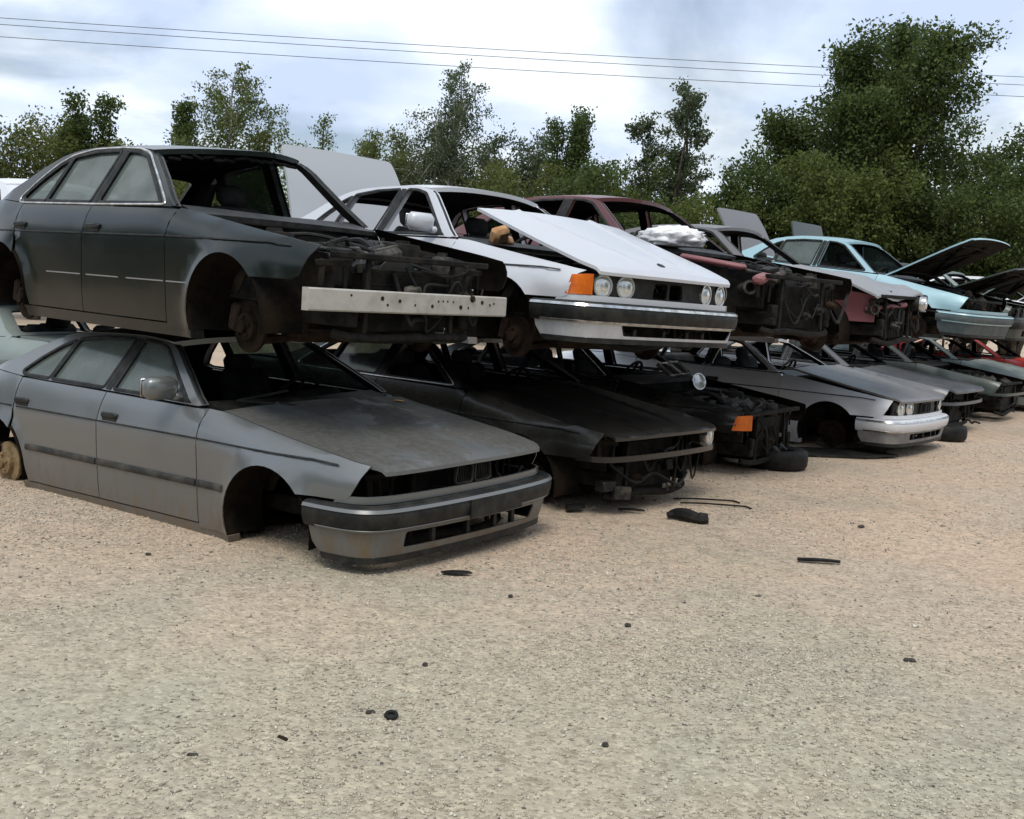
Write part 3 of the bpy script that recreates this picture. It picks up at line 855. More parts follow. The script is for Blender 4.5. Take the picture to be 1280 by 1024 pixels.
    def bay(s, full=True, rad_mat=None, wing_mat=None, engine=True, support=True):
        """engine bay: rails, inner wings, strut towers, radiator and engine"""
        rt = s.root; fw = s.w / .92
        for sg in (-1, 1):
            b = MB()
            b.box((.06, sg * .47 * fw, .36), (1.14, .08, .11), bev=.01); b.build('chassis_rail', M_bay, rt)
            panel('inner_wing', [[(-.46, .42), (-.46, .84), (-.1, .80), (.3, .745), (.57, .705), (.57, .44), (.36, .44)] + [(.33 * math.cos(R(a)), .33 + .33 * math.sin(R(a))) for a in np.linspace(20, 160, 10)]],
                  lambda x, z: np.stack([x, sg * (.60 * fw + .02 * np.sin(7 * x) + .10 * np.clip((z - .60) / .2, 0, 1)), z]), (0, -sg * .012, 0), wing_mat or M_bay, rt, .12)
            b = MB(); b.lathe([(.13, .52), (.125, .78), (.11, .815), (.05, .82), (.045, .84), (.001, .84)], (-.03, sg * .54 * fw, 0), (0, 0, 1), 18); b.build('strut_tower', M_bay, rt)
            # bracket plates at the corners, where the lamps were
            b = MB(); b.box((.575, sg * .59 * fw, .655), (.016, .22, .035), rot=(s.rg.uniform(-.1, .1), 0, sg * .25), bev=.004); b.box((.555, sg * .66 * fw, .60), (.014, .035, .15), rot=(s.rg.uniform(-.15, .15), 0, sg * .4), bev=.003); b.box((.575, sg * .50 * fw, .575), (.014, .03, .17), rot=(s.rg.uniform(-.2, .2), 0, 0), bev=.003); b.box((.60, sg * .47 * fw, .42), (.07, .085, .11), bev=.012)
            b.build('lamp_bracket', M_bay, rt)
        if support:
            b = MB()
            b.box((.63, 0, .702), (.05, 1.30 * fw, .035), bev=.006); b.build('radiator_crossmember', M_bay, rt)
            b = MB(); q = s.rg.uniform(-.03, .03)
            b.tube(catmull([(.55, -.56 * fw, .27), (.60, -.48 * fw, .25), (.615, -.2, .245 + q), (.615, .2, .25 - q), (.60, .48 * fw, .25), (.55, .56 * fw, .27)], 3), .027, 7); b.build('radiator_support', M_bay, rt)
            for y in (-.36, .36):
                b = MB(); b.box((.61, y * fw, .48), (.022, .032, .42), rot=(s.rg.uniform(-.06, .06), s.rg.uniform(-.05, .05), 0), bev=.004); b.build('radiator_upright', M_bay, rt)
            for k in range(5 if s.fine else 2):
                r_ = s.rg; y0 = r_.uniform(-.6, .5)
                b = MB(); b.tube(catmull([(.60, y0, r_.uniform(.3, .66)), (.66, y0 + .08, r_.uniform(.3, .6)), (.64, y0 + r_.uniform(.12, .25), r_.uniform(.28, .6)), (.60, y0 + r_.uniform(.25, .4), r_.uniform(.3, .66))], 5), r_.choice([.006, .008, .014]), 6); b.build('dangling_cable', M_hose, rt)
            for k in range(3 if s.fine else 1):
                r_ = s.rg
                b = MB(); b.lathe([(.02, 0), (.035, .01), (.035, .05), (.02, .07), (.018, .1)], (.61, r_.uniform(-.55, .55), r_.uniform(.34, .6)), (1, r_.uniform(-.6, .6), r_.uniform(-.5, .5)), 10); b.build('horn', r_.choice([M_metal, M_rust, M_trim]), rt)
            b = MB(); b.box((.565, 0, .46), (.03, .66, .36), bev=.004)
            r_ = b.build('radiator', rad_mat or M_bay, rt)
            if s.fine:
                b = MB()
                for k in range(15): b.box((.583, 0, .30 + k * .0225), (.006, .63, .004))
                b.build('radiator_fins', M_bay, r_)
        if engine:
            b = MB(); b.box((.02, .02, .50), (.74, .26, .34), rot=(.25, 0, 0), bev=.03); en = b.build('engine_block', M_bay, rt)
            b = MB(); b.box((.02, .07, .715), (.70, .20, .10), rot=(.25, 0, 0), bev=.03)
            for k in range(6): b.box((-.27 + k * .115, .075, .768), (.03, .17, .02), rot=(.25, 0, 0), bev=.006)
            b.build('valve_cover', M_metal, en)
            b = MB()
            for k in range(6):
                x = -.27 + k * .115
                b.tube([(x, -.04, .66), (x, -.16, .74), (x, -.27, .735), (x, -.34, .66)], [.024, .026, .026, .024], 7)
            b.tube([(-.36, -.36, .66), (.36, -.36, .66)], .055, 10)
            b.build('intake_manifold', M_metal, en)
            b = MB(); b.lathe([(.16, .0), (.17, .03), (.05, .035), (.045, .07), (.001, .07)], (.44, .02, .55), (1, 0, 0), 20); b.build('cooling_fan', M_trim, en)
        if full:
            b = MB(); b.box((.34, -.48 * fw, .62), (.30, .24, .20), rot=(0, .05, .1), bev=.02); b.box((.34, -.48 * fw, .735), (.28, .22, .03), rot=(0, .05, .1), bev=.01); b.build('air_filter_box', M_trim, rt)
            b = MB(); b.box((-.22, .50 * fw, .74), (.25, .18, .18), bev=.012); b.lathe([(.012, 0), (.012, .02)], (-.14, .46 * fw, .83), (0, 0, 1), 8); b.lathe([(.012, 0), (.012, .02)], (-.30, .46 * fw, .83), (0, 0, 1), 8); b.build('battery', M_trim, rt)
            b = MB(); b.lathe([(.06, 0), (.075, .03), (.075, .13), (.06, .16), (.03, .165), (.03, .19), (.001, .19)], (.42, .46 * fw, .58), (0, 0, 1), 14); b.build('washer_bottle', M_metal, rt)
            for k in range(7 if s.fine else 3):
                r_ = s.rg
                a = Vector((r_.uniform(-.4, .0), r_.uniform(-.5, .5), r_.uniform(.72, .82)))
                c = Vector((r_.uniform(.2, .58), r_.uniform(-.5, .5), r_.uniform(.60, .72)))
                mid = (a + c) / 2 + Vector((r_.uniform(-.1, .1), r_.uniform(-.15, .15), r_.uniform(.02, .09)))
                b = MB(); b.tube(catmull([a, (a + mid) / 2 + Vector((0, 0, .03)), mid, (c + mid) / 2, c], 4), r_.choice([.008, .012, .02]), 7); b.build('hose', M_hose, rt)
    def hub(s, where, disc_mat=None, z=.31, yo=0.0, detail=True):
        xa = 0 if where[0] == 'F' else s.xr
        sg = -1 if where[1] == 'R' else 1
        y = s.w - .20 + yo
        b = MB()
        b.lathe([(.145, -.012), (.15, -.010), (.15, .010), (.145, .012), (.085, .012), (.08, .045), (.06, .05), (.035, .052), (.033, .075), (.001, .077)], (xa, sg * y, z), (0, sg, 0), 26)
        h = b.build('brake_disc', disc_mat or M_rust, s.root)
        for k in range(5 if s.fine else 0):
            b = MB(); a = 2 * math.pi * k / 5 + .3
            b.lathe([(.009, .045), (.009, .066)], (xa + .056 * math.cos(a), sg * y, z + .056 * math.sin(a)), (0, sg, 0), 6)
            b.build('wheel_stud', disc_mat or M_rust, h)
        b = MB(); b.box((xa - .13, sg * (y - .01), z + .05), (.08, .10, .16), rot=(0, .2, 0), bev=.015); b.build('brake_caliper', M_rust, h)
        b = MB()
        if where[0] == 'F':
            b.tube([(xa, sg * (y - .07), z), (xa - .02, sg * (y - .12), z + .12), (xa - .03, sg * (y - .18), .78)], [.05, .035, .03], 9)
            b.tube([(xa, sg * (y - .06), z - .08), (xa + .02, sg * .30, .21)], .026, 7)
            b.tube([(xa, sg * (y - .06), z - .07), (xa - .36, sg * .34, .22)], .022, 7)
        else:
            b.tube([(xa, sg * (y - .05), z), (xa, sg * .2, .33)], .045, 8)
            b.tube([(xa - .02, sg * (y - .10), z), (xa - .06, sg * (y - .16), .70)], .035, 8)
            b.box((xa + .2, sg * (y - .2), .27), (.46, .10, .07), rot=(0, 0, sg * -.4), bev=.01)
        b.build('suspension_arm', M_rust if detail else M_under, s.root)
    def under(s, exhaust=True):
        rt = s.root
        b = MB(); b.box((.05, 0, .215), (.16, .86, .07), bev=.015); b.box((.05, -.40, .26), (.18, .10, .10), bev=.02); b.box((.05, .40, .26), (.18, .10, .10), bev=.02)
        b.build('front_subframe', M_rust, rt)
        b = MB(); b.box((s.xr + .05, 0, .26), (.14, 1.0, .08), bev=.02); b.lathe([(.06, -.14), (.11, -.08), (.11, .08), (.06, .14)], (s.xr, 0, .30), (1, 0, 0), 14)
        b.build('rear_subframe', M_rust, rt)
        if exhaust:
            b = MB(); b.tube([(-.3, .08, .24), (-.8, .1, .20), (-2.2, .1, .195), (-2.6, .15, .24), (-3.2, .2, .32)], .03, 8); b.box((-1.6, .1, .195), (.5, .2, .09), bev=.035); b.build('exhaust_pipe', M_rust, rt)
        b = MB(); b.box((.33, .05, .27), (.5, .4, .1), bev=.03); b.box((-.55, 0, .27), (.7, .26, .12), bev=.04); b.build('sump_and_gearbox', M_under, rt)
    def interior(s, front=('R', 'L'), rear=True, wheel=True, dash=True, mat=None):
        rt = s.root; mt = mat or M_seat
        for nm in front:
            sg = -1 if nm == 'R' else 1
            b = MB(); b.box((-1.30, sg * .37, .44), (.50, .48, .16), rot=(0, -.08, 0), bev=.05)
            st = b.build('seat', mt, rt, 50)
            b = MB(); b.box((-1.62, sg * .37, .74), (.13, .46, .62), rot=(0, -.30, 0), bev=.05); b.build('seat_backrest', mt, st, 50)
            b = MB(); b.box((-1.76, sg * .37, 1.12 if s.rk > .95 else 1.07), (.09, .26, .16), rot=(0, -.25, 0), bev=.04)
            b.tube([(-1.74, sg * .37 - .06, .98), (-1.76, sg * .37 - .06, 1.08)], .008, 6); b.tube([(-1.74, sg * .37 + .06, .98), (-1.76, sg * .37 + .06, 1.08)], .008, 6)
            b.build('headrest', mt, st, 50)
        if rear:
            b = MB(); b.box((-2.30, 0, .46), (.50, 1.30, .18), bev=.06); st = b.build('rear_bench', mt, rt, 50)
            b = MB(); b.box((-2.60, 0, .74), (.16, 1.32, .56), rot=(0, -.35, 0), bev=.06); b.build('bench_backrest', mt, st, 50)
            b = MB(); b.box((-2.90, 0, .965), (.40, 1.26, .02)); b.build('parcel_shelf', mt, rt)
            for y in (-.36, .36):
                b = MB(); b.box((-2.74, y, 1.03), (.08, .24, .12), rot=(0, -.3, 0), bev=.035); b.build('headrest', mt, st, 50)
        if dash:
            b = MB(); b.box((-.90, 0, .84), (.34, 1.42 * s.w / .92, .17), rot=(0, -.06, 0), bev=.05); b.box((-.96, .37, .91), (.22, .40, .09), rot=(0, -.1, 0), bev=.03); b.box((-1.0, 0, .66), (.22, .30, .36), rot=(0, .3, 0), bev=.03)
            b.build('dashboard', M_int, rt, 50)
        if wheel:
            c = Vector((-1.14, .37, .88)); ax = Vector((-.85, 0, .52)).normalized(); u = Vector((0, 1, 0)); v = ax.cross(u)
            b = MB(); b.tube([c + (u * math.cos(a) + v * math.sin(a)) * .19 for a in np.linspace(0, 2 * math.pi, 24, endpoint=False)], .015, 8, closed=True)
            for a in (0, math.pi, -math.pi / 2): b.tube([c, c + (u * math.cos(a) + v * math.sin(a)) * .185], .014, 6)
            b.lathe([(.05, -.03), (.06, .01), (.03, .025), (.001, .026)], c, ax, 12)
            b.build('steering_wheel', M_int, rt)
    def mirror(s, nm='R', mat=None):
        sg = -1 if nm == 'R' else 1
        y = s.w * .945
        b = MB()
        b.box((-.88, sg * (y + .105), 1.035), (.10, .21, .135), rot=(0, .06, sg * .18), bev=.03)
        b.box((-.85, sg * (y + .005), .985), (.06, .06, .05), bev=.015)
        o = b.build('wing_mirror', mat or s.paint, s.root, 50)
        b = MB(); b.box((-.938, sg * (y + .102), 1.035), (.006, .18, .11), rot=(0, .06, sg * .18), bev=.002); b.build('mirror_glass', M_chrome, o)
        # black triangle at the window corner
        panel('mirror_base', [[(-.765, .950), (-.83, .953), (-.95, .962), (-.935, 1.045), (-.88, 1.015)]], s.side(sg, -.006), (0, -sg * .02, 0), M_trim, o, .06)
    def clutter(s, n=14, box=((-.35, .58), (-.52, .52), (.58, .76))):
        """loose brackets, reservoirs, looms lying in an opened bay"""
        for k in range(n):
            r = s.rg; b = MB()
            c = [r.uniform(*box[i]) for i in range(3)]
            kind = r.random()
            if kind < .4:
                b.box(c, (r.uniform(.05, .16), r.uniform(.05, .14), r.uniform(.03, .10)), rot=(r.uniform(-.4, .4), r.uniform(-.4, .4), r.uniform(0, 3)), bev=.008); nm = 'bracket'
            elif kind < .7:
                b.lathe([(.03, 0), (.045, .01), (.045, .06), (.025, .075), (.02, .09)], c, (r.uniform(-.4, .4), r.uniform(-.4, .4), 1), 12); nm = 'reservoir'
            else:
                p = [c]
                for q in range(4): p.append([p[-1][0] + r.uniform(-.12, .12), p[-1][1] + r.uniform(-.16, .16), c[2] + r.uniform(-.05, .06)])
                b.tube(catmull(p, 3), r.choice([.006, .009, .014]), 6); nm = 'cable'
            b.build(nm, r.choice([M_bay, M_trim, M_metal, M_hose, M_bay]), s.root)
#@@SCENE
# ------------------------------------------------------------------ ground
def ground_mat():
    mt = pm('gravel yard', (.5, .42, .3), .95, 0, .2); t = mt.node_tree; b = t.nodes['Principled BSDF']
    tc = N(t, 'ShaderNodeTexCoord')
    big = N(t, 'ShaderNodeTexNoise'); big.inputs['Scale'].default_value = .55; big.inputs['Detail'].default_value = 5
    mid = N(t, 'ShaderNodeTexNoise'); mid.inputs['Scale'].default_value = 9; mid.inputs['Detail'].default_value = 8; mid.inputs['Roughness'].default_value = .75
    fin = N(t, 'ShaderNodeTexNoise'); fin.inputs['Scale'].default_value = 120; fin.inputs['Detail'].default_value = 4
    vor = N(t, 'ShaderNodeTexVoronoi'); vor.inputs['Scale'].default_value = 55
    for n in (big, mid, fin, vor): L(t, tc.outputs['Object'], n.inputs['Vector'])
    c1 = ramp(t, big.outputs['Fac'], [(.35, (.40, .345, .275)), (.5, (.475, .385, .310)), (.66, (.45, .385, .32))])
    gx = N(t, 'ShaderNodeSeparateXYZ'); L(t, tc.outputs['Object'], gx.inputs[0])
    zn = N(t, 'ShaderNodeMath', operation='MULTIPLY_ADD'); zn.inputs[1].default_value = 5.0; L(t, big.outputs['Fac'], zn.inputs[0]); L(t, gx.outputs['Y'], zn.inputs[2])
    zr_ = N(t, 'ShaderNodeMapRange'); zr_.inputs['From Min'].default_value = 6.2; zr_.inputs['From Max'].default_value = 9.4; L(t, zn.outputs[0], zr_.inputs['Value'])
    mz = N(t, 'ShaderNodeMix', data_type='RGBA'); mz.inputs['A'].default_value = (.405, .385, .315, 1)
    L(t, zr_.outputs[0], mz.inputs['Factor']); L(t, c1.outputs[0], mz.inputs['B'])
    c2 = ramp(t, mid.outputs['Fac'], [(.3, (.74, .71, .68)), (.5, (1, 1, 1)), (.72, (1.16, 1.13, 1.08))])
    m1 = N(t, 'ShaderNodeMix', data_type='RGBA', blend_type='MULTIPLY'); m1.inputs['Factor'].default_value = 1
    L(t, mz.outputs['Result'], m1.inputs['A']); L(t, c2.outputs[0], m1.inputs['B'])
    pn = N(t, 'ShaderNodeTexNoise'); pn.inputs['Scale'].default_value = .42; pn.inputs['Detail'].default_value = 6; pn.inputs['Roughness'].default_value = .6; pn.inputs['Distortion'].default_value = .6
    L(t, tc.outputs['Object'], pn.inputs['Vector'])
    pf = ramp(t, pn.outputs['Fac'], [(.30, (.78, .80, .80)), (.44, (.95, .94, .90)), (.56, (1.0, .95, .89)), (.70, (1.08, 1.03, .95))])
    m0 = N(t, 'ShaderNodeMix', data_type='RGBA', blend_type='MULTIPLY'); m0.inputs['Factor'].default_value = 1
    L(t, m1.outputs['Result'], m0.inputs['A']); L(t, pf.outputs[0], m0.inputs['B']); m1 = m0
    hs = N(t, 'ShaderNodeSeparateColor'); L(t, vor.outputs['Color'], hs.inputs[0])
    c3 = ramp(t, hs.outputs[0], [(.0, (.60, .56, .52)), (.25, (.92, .90, .88)), (.8, (1.08, 1.06, 1.03)), (1, (1.35, 1.32, 1.26))])
    m2 = N(t, 'ShaderNodeMix', data_type='RGBA', blend_type='MULTIPLY'); m2.inputs['Factor'].default_value = .75
    L(t, m1.outputs['Result'], m2.inputs['A']); L(t, c3.outputs[0], m2.inputs['B'])
    L(t, m2.outputs['Result'], b.inputs['Base Color'])
    ad = N(t, 'ShaderNodeMath', operation='ADD'); L(t, fin.outputs['Fac'], ad.inputs[0]); L(t, mid.outputs['Fac'], ad.inputs[1])
    sb = N(t, 'ShaderNodeMath', operation='SUBTRACT'); L(t, ad.outputs[0], sb.inputs[0]); L(t, vor.outputs['Distance'], sb.inputs[1])
    bp = N(t, 'ShaderNodeBump'); bp.inputs['Strength'].default_value = .6; bp.inputs['Distance'].default_value = .012
    L(t, sb.outputs[0], bp.inputs['Height']); L(t, bp.outputs[0], b.inputs['Normal'])
    return mt
def gz(x, y):
    return .010 * np.sin(.9 * x + .4) * np.sin(.7 * y) + .006 * np.sin(2.3 * x + 1.1 * y) - .014
def build_ground():
    xs = np.concatenate([[-400, -150, -60, -30], np.arange(-16, 20.01, .25), [32, 60, 150, 400]])
    ys = np.concatenate([[-300, -100, -30, -10], np.arange(0, 26.01, .25), [34, 60, 150, 500]])
    X, Y = np.meshgrid(xs, ys)
    Z = gz(X, Y); Z[(np.abs(X) > 25) | (Y > 30) | (Y < -5)] = -.014
    V = np.stack([X, Y, Z], -1).reshape(-1, 3); n = len(xs)
    F = [(j*n + i, j*n + i + 1, (j+1)*n + i + 1, (j+1)*n + i) for j in range(len(ys) - 1) for i in range(n - 1)]
    o = mesh_obj('ground', V, F, ground_mat()); tag(o, 'pale sandy gravel ground of the scrapyard', None, None, 'structure')
build_ground()
def build_gravel():
    """loose stones lying on the yard, too many to count"""
    def spread(n, y0, y1):
        y = np.sqrt(rng.uniform(y0 * y0, y1 * y1, n)); x = rng.uniform(-.52, .52, n) * y * 1.05
        return x, y
    xs = []; ys = []; sz = []
    for n, y0, y1, s0, s1 in ((44000, 2.8, 5.0, .0035, .0085), (34000, 5.0, 8.5, .004, .010), (14000, 8.5, 14, .006, .013), (500, 2.8, 9, .009, .019)):
        x, y = spread(n, y0, y1); xs.append(x); ys.append(y); sz.append(s0 + (s1 - s0) * rng.random(n) ** 2.2)
    x = np.concatenate(xs); y = np.concatenate(ys); r = np.concatenate(sz); n = len(x)
    fld = np.sin(1.1 * x + .6 * y + .5) * np.sin(.9 * y - .5 * x) + .6 * np.sin(2.7 * x - 1.3 * y + 2) * np.sin(2.1 * y + .8 * x)
    keep = rng.random(n) < np.clip(.62 + .55 * fld, .12, 1)
    x, y, r = x[keep], y[keep], r[keep]; n = len(x)
    z = gz(x, y) + r * .25
    base = np.array([(1, 0, 0), (0, 1, 0), (-1, 0, 0), (0, -1, 0), (0, 0, 1), (0, 0, -1)], float)
    a = rng.uniform(0, 6.28, n)
    sc = rng.uniform(.6, 1.25, (n, 6)); el = rng.uniform(.65, 1.3, n); fl = rng.uniform(.5, .9, n)
    B = base[None] * sc[:, :, None]
    B = B + rng.uniform(-.25, .25, (n, 6, 3))
    bx = B[:, :, 0] * el[:, None]; by = B[:, :, 1] / el[:, None]; bz = B[:, :, 2] * fl[:, None]
    V = np.empty((n, 6, 3))
    ca, sa = np.cos(a)[:, None], np.sin(a)[:, None]
    V[:, :, 0] = x[:, None] + r[:, None] * (bx * ca - by * sa)
    V[:, :, 1] = y[:, None] + r[:, None] * (bx * sa + by * ca)
    V[:, :, 2] = z[:, None] + r[:, None] * bz
    T = np.array([(0, 1, 4), (1, 2, 4), (2, 3, 4), (3, 0, 4), (1, 0, 5), (2, 1, 5), (3, 2, 5), (0, 3, 5)])
    F = (T[None] + (np.arange(n) * 6)[:, None, None]).reshape(-1, 3)
    me = bpy.data.meshes.new('gravel')
    me.vertices.add(n * 6); me.vertices.foreach_set('co', V.reshape(-1))
    me.loops.add(len(F) * 3); me.loops.foreach_set('vertex_index', F.reshape(-1).astype(np.int32))
    me.polygons.add(len(F)); me.polygons.foreach_set('loop_start', np.arange(0, len(F) * 3, 3, dtype=np.int32))
    me.update(calc_edges=True)
    mt = pm('loose stones', (.5, .45, .36), .9, 0, .25); t = mt.node_tree; b = t.nodes['Principled BSDF']
    g = N(t, 'ShaderNodeNewGeometry')
    r_ = ramp(t, g.outputs['Random Per Island'], [(0, (.10, .095, .09)), (.05, (.22, .20, .17)), (.12, (.32, .29, .225)), (.45, (.40, .36, .285)), (.8, (.46, .42, .34)), (1, (.62, .58, .49))])
    L(t, r_.outputs[0], b.inputs['Base Color'])
    me.materials.append(mt)
    o = bpy.data.objects.new('gravel', me); C.objects.link(o)
    tag(o, 'loose pale gravel stones strewn over the yard', 'gravel', None, 'stuff')
build_gravel()

# ------------------------------------------------------------------ the stacked cars
P_grey = paint('grey metallic paint', (.165, .178, .184), (.15, .14, .115), .22, .9, .6, .26, .7, top_dust=.3)
P_black = paint('greenish black paint', (.004, .007, .006), (.05, .062, .054), .16, .06, 0, .18, .2, top_dust=.10, spec=.26)
P_white = paint('pale silver white paint', (.55, .565, .60), (.46, .45, .42), .18, .30, .15, .34, .5, top_dust=.15)
P_blk2 = paint('black paint', (.008, .008, .008), (.08, .072, .058), .26, .30, 0, .20, .45, top_dust=.18, spec=.4)
P_mar = paint('maroon paint', (.085, .012, .016), (.16, .10, .08), .30, .3, 0, .35, .5, top_dust=.25)
P_gr2 = paint('dull grey paint', (.15, .15, .16), (.22, .21, .19), .35, .3, .3, .45, .3, top_dust=.35)
P_silv = paint('silver paint', (.68, .70, .74), (.48, .46, .43), .18, .30, .15, .36, .4, top_dust=.25)
P_lblue = paint('light blue paint', (.30, .49, .55), (.40, .43, .42), .20, .25, .15, .4, .4, top_dust=.2)
P_dblue = paint('dark slate paint', (.055, .065, .08), (.22, .21, .20), .30, .3, .2, .4, .4, top_dust=.3)
P_green = paint('dark green paint', (.022, .04, .035), (.20, .20, .17), .3, .3, .1, .4, .4, top_dust=.3)
P_gg = paint('grey green paint', (.22, .28, .27), (.35, .34, .30), .3, .3, .2, .4, .4, top_dust=.3)
P_redc = paint('bright red paint', (.62, .03, .025), (.35, .2, .15), .15, .2, 0, .35, .5, top_dust=.15)
P_lid = paint('dusty pale grey lid paint', (.36, .375, .40), (.38, .37, .35), .3, .1, .1, .45, .3, top_dust=.2)
P_pink = paint('faded maroon primer', (.20, .055, .065), (.28, .19, .17), .4, .1, 0, .6, .1, top_dust=.3)
P_wht = paint('white paint', (.76, .77, .78), (.55, .53, .5), .15, .2, 0, .4, .4, top_dust=.1)

# B: grey saloon at the front left, lying on its sills
c = Car((-.828, 6.857, -.164), (-35.33, -.586, .522), P_grey, 'grey metallic saloon lying on the gravel, nearest car, bonnet and dark bumper on', roof_k=.86, seed=1)
c.body(glass={'R': 'frq', 'L': 'fr'}, backlight='glass', mould_mat=grimy('dusty grey moulding', (.028, .029, .028), (.075, .07, .06), 8, .6))
c.bonnet(mat=paint('grey paint under a dust film', (.165, .175, .178), (.060, .056, .046), .55, .2, .45, .42, .25, top_dust=.85, patch=True))
c.front(lights=(), mask=False, kidney=True, plate=.12, vmat=paint('muddy valance paint', (.15, .155, .15), (.20, .185, .15), .4, 1.1, .3, .5, .2), trim_mat=pm('dull bumper strip', (.16, .165, .165), .35, .3),
        opening=round_poly([(-.62, .288), (.60, .282), (.62, .37), (-.62, .38)], .02), vb=.212)
c.bay(engine=True)
c.hub('RR', M_hub, .315, .09); c.under(); c.interior(); c.mirror('R')
grey_car = c
b = MB(); b.tube([(-.42, -.30, .935), (-.50, -.45, .95), (-.60, -.62, .965)], .008, 6); b.tube([(-.60, -.62, .965), (-.66, -.15, 1.0)], .009, 6); b.build('wiper', M_trim, c.root)

# A: black saloon on top of the grey one
c = Car((-1.10, 6.87, 1.004), (-40.7, .368, -.085), P_black, 'black saloon with chrome window trim stacked on the grey saloon, bonnet and lamps gone', w=.875, xr=-2.761, tail=-3.86, seed=2, roof_sag=[(-1.15, .62, .55, -.06), (-1.2, -.6, .5, .02)])
c.body(glass={'R': 'frq', 'L': 'r'}, chrome=True, mould=False, backlight=True)
c.front(lights=(), mask=False, kidney=False, strip=False, bumper='none')
c.bay(); c.clutter(22)
c.beam(M_alu, z=.455)
c.hub('FR', M_under, .26); c.hub('FL', M_under, .26); c.hub('RR', M_rust, .27); c.under(); c.interior(wheel=False)
M_dull = pm('dull bright strip', (.28, .28, .27), .4, .6)
for sg in (-1,):
    for a, b_ in ((-.37, -.60), (-.63, -1.05), (-1.15, -1.55), (-1.63, -2.1)):
        c.side_ribbon('moulding_clip_strip', [(a, .487), (b_, .487)], .008, .004, M_dull, sg)
b = MB(); hp = c.D(np.array([(-1.20 - .06 * (t ** 2), t * .56, 1.375 - .04 * t * t) for t in np.linspace(-1, 1, 15)]))
for i in range(14):
    p = (hp[i] + hp[i + 1]) / 2; q = random.uniform(.05, .12)
    b.box((p[0] - .06, p[1], p[2] - .035), (.16, .09, .02), rot=(random.uniform(-.3, .3), .35 + random.uniform(-.2, .2), 0), bev=.005)
b.build('torn_headlining', M_int, c.root)

# D: black saloon on the ground behind the grey one
c = Car((.624, 8.666, -.15), (-40.0, -.35, -.12), P_blk2, 'black saloon on the ground with dusty bonnet, bumper and most lamps missing', w=.875, xr=-2.761, tail=-3.86, roof_k=.80, seed=3)
c.body(glass={'R': 'r'}, mould=True, chrome=True)
c.bonnet()
c.front(lights=(3,), mask=False, kidney=False, strip=True, bumper='none')
c.bay(); c.hub('FR', M_rust, .30); c.hub('FL', M_rust, .30); c.hub('RR', M_rust, .30); c.under(); c.interior()
c.clutter(8, ((.45, .68), (-.6, .6), (.22, .5)))
b = MB(); b.tube(catmull([(.60, -.55, .5), (.70, -.35, .36), (.66, -.05, .40), (.72, .2, .30), (.62, .5, .35)], 5), .012, 6); b.build('hanging_cable', M_hose, c.root)

# C: white saloon on top of D
c = Car((.525, 8.375, .977), (-46.2, .435, -.89), P_white, 'pale silver white saloon on the upper row, bonnet ajar, twin round lamps', seed=4, ind=True)
c.body(glass={'R': '', 'L': ''}, backlight=True, boot='open', boot_angle=66, boot_mat=P_lid)
c.bonnet(angle=9.5, lift=.03)
c.front(lights=(0, 1, 2, 3), indicator=('R',), kidney=False, opening=round_poly([(-.50, .318), (.74, .318), (.80, .39), (-.54, .39)], .015), vb=.262)
c.bay(); c.clutter(14); c.hub('FR', M_rust, .25); c.hub('FL', M_rust, .25); c.hub('RR', M_rust); c.under(); c.interior(); c.mirror('R')
b = MB(); b.box((-.62, -.40, .99), (.10, .16, .14), rot=(.3, .5, .2), bev=.03); b.box((-.66, -.30, .96), (.14, .12, .08), rot=(.1, .3, .7), bev=.03); b.build('torn_foam', M_tan, c.root)

o = panel('badge_hollow_disc', [[(.645 + .028 * math.cos(a), .035 * math.sin(a)) for a in np.linspace(0, 2 * math.pi, 16, endpoint=False)]], lambda x, y: np.stack([x, y, c.hood_z(x, y) + .004]), (0, 0, -.01), M_trim, c.root, .03, c.hpost)  # dark disc laid on for the dark hollow of a removed badge

# F: black car, third on the ground
c = Car((1.977, 10.773, -.15), (-33.9, -.41, -.16), P_blk2, 'stripped black car on the ground with amber indicator, bonnet and bumper gone', roof_k=.82, seed=5, ind=True)
c.body(mould=True, chrome=True)
c.front(lights=(), indicator=('R',), mask=False, kidney=False, strip=False, bumper='none')
c.bay(); c.clutter(26); c.hub('FR', M_rust, .30); c.under(); c.interior()

# E: maroon car, third on the upper row
c = Car((1.959, 9.805, 1.10), (-43.7, .37, 0), P_mar, 'maroon car on the upper row with open engine bay and white plastic behind its bonnet', w=.87, xr=-2.70, tail=-3.7, seed=6, inner=M_int)
c.body(glass={'L': ''}, mould=False, swage=False, fender=('L',), backlight='glass')
c.front(lights=(), mask=False, kidney=False, strip=False, bumper='none')
c.bay(); c.clutter(26); c.hub('FR', M_rust, .26); c.under(); c.interior()

b = MB(); b.lathe([(.045, -.25), (.045, .06), (.06, .065), (.06, .085), (.04, .085), (.036, .0)], (.45, -.62, .60), (.75, -.6, .05), 16); b.build('air_duct', M_metal, c.root)
b = MB(); b.box((.50, -.42, .70), (.10, .62, .07), rot=(.12, .1, .35), bev=.02); b.build('bent_crossmember', P_pink, c.root)
b = MB(); b.box((.1, -.62, .80), (.62, .10, .05), rot=(0, .12, .06), bev=.02); b.build('bent_wing_flange', P_pink, c.root)

# H: silver saloon, fourth on the ground
c = Car((4.104, 12.946, -.14), (-38.4, -.31, -.22), P_silv, 'silver saloon on the ground with round lamps and pale bumper', roof_k=.82, seed=7)
c.body(mould=True)
c.bonnet(mat=P_gr2, angle=2.5, lift=.02)
c.front(lights=(0, 1, 3), bmat=P_silv, trim_mat=M_chrome, vmat=grimy('dull silver valance', (.20, .20, .20), (.32, .32, .31), 4, .6), vb=.235)
c.bay(full=False); c.hub('FR', M_rust, .30); c.hub('RR', M_rust, .30); c.under(); c.interior()

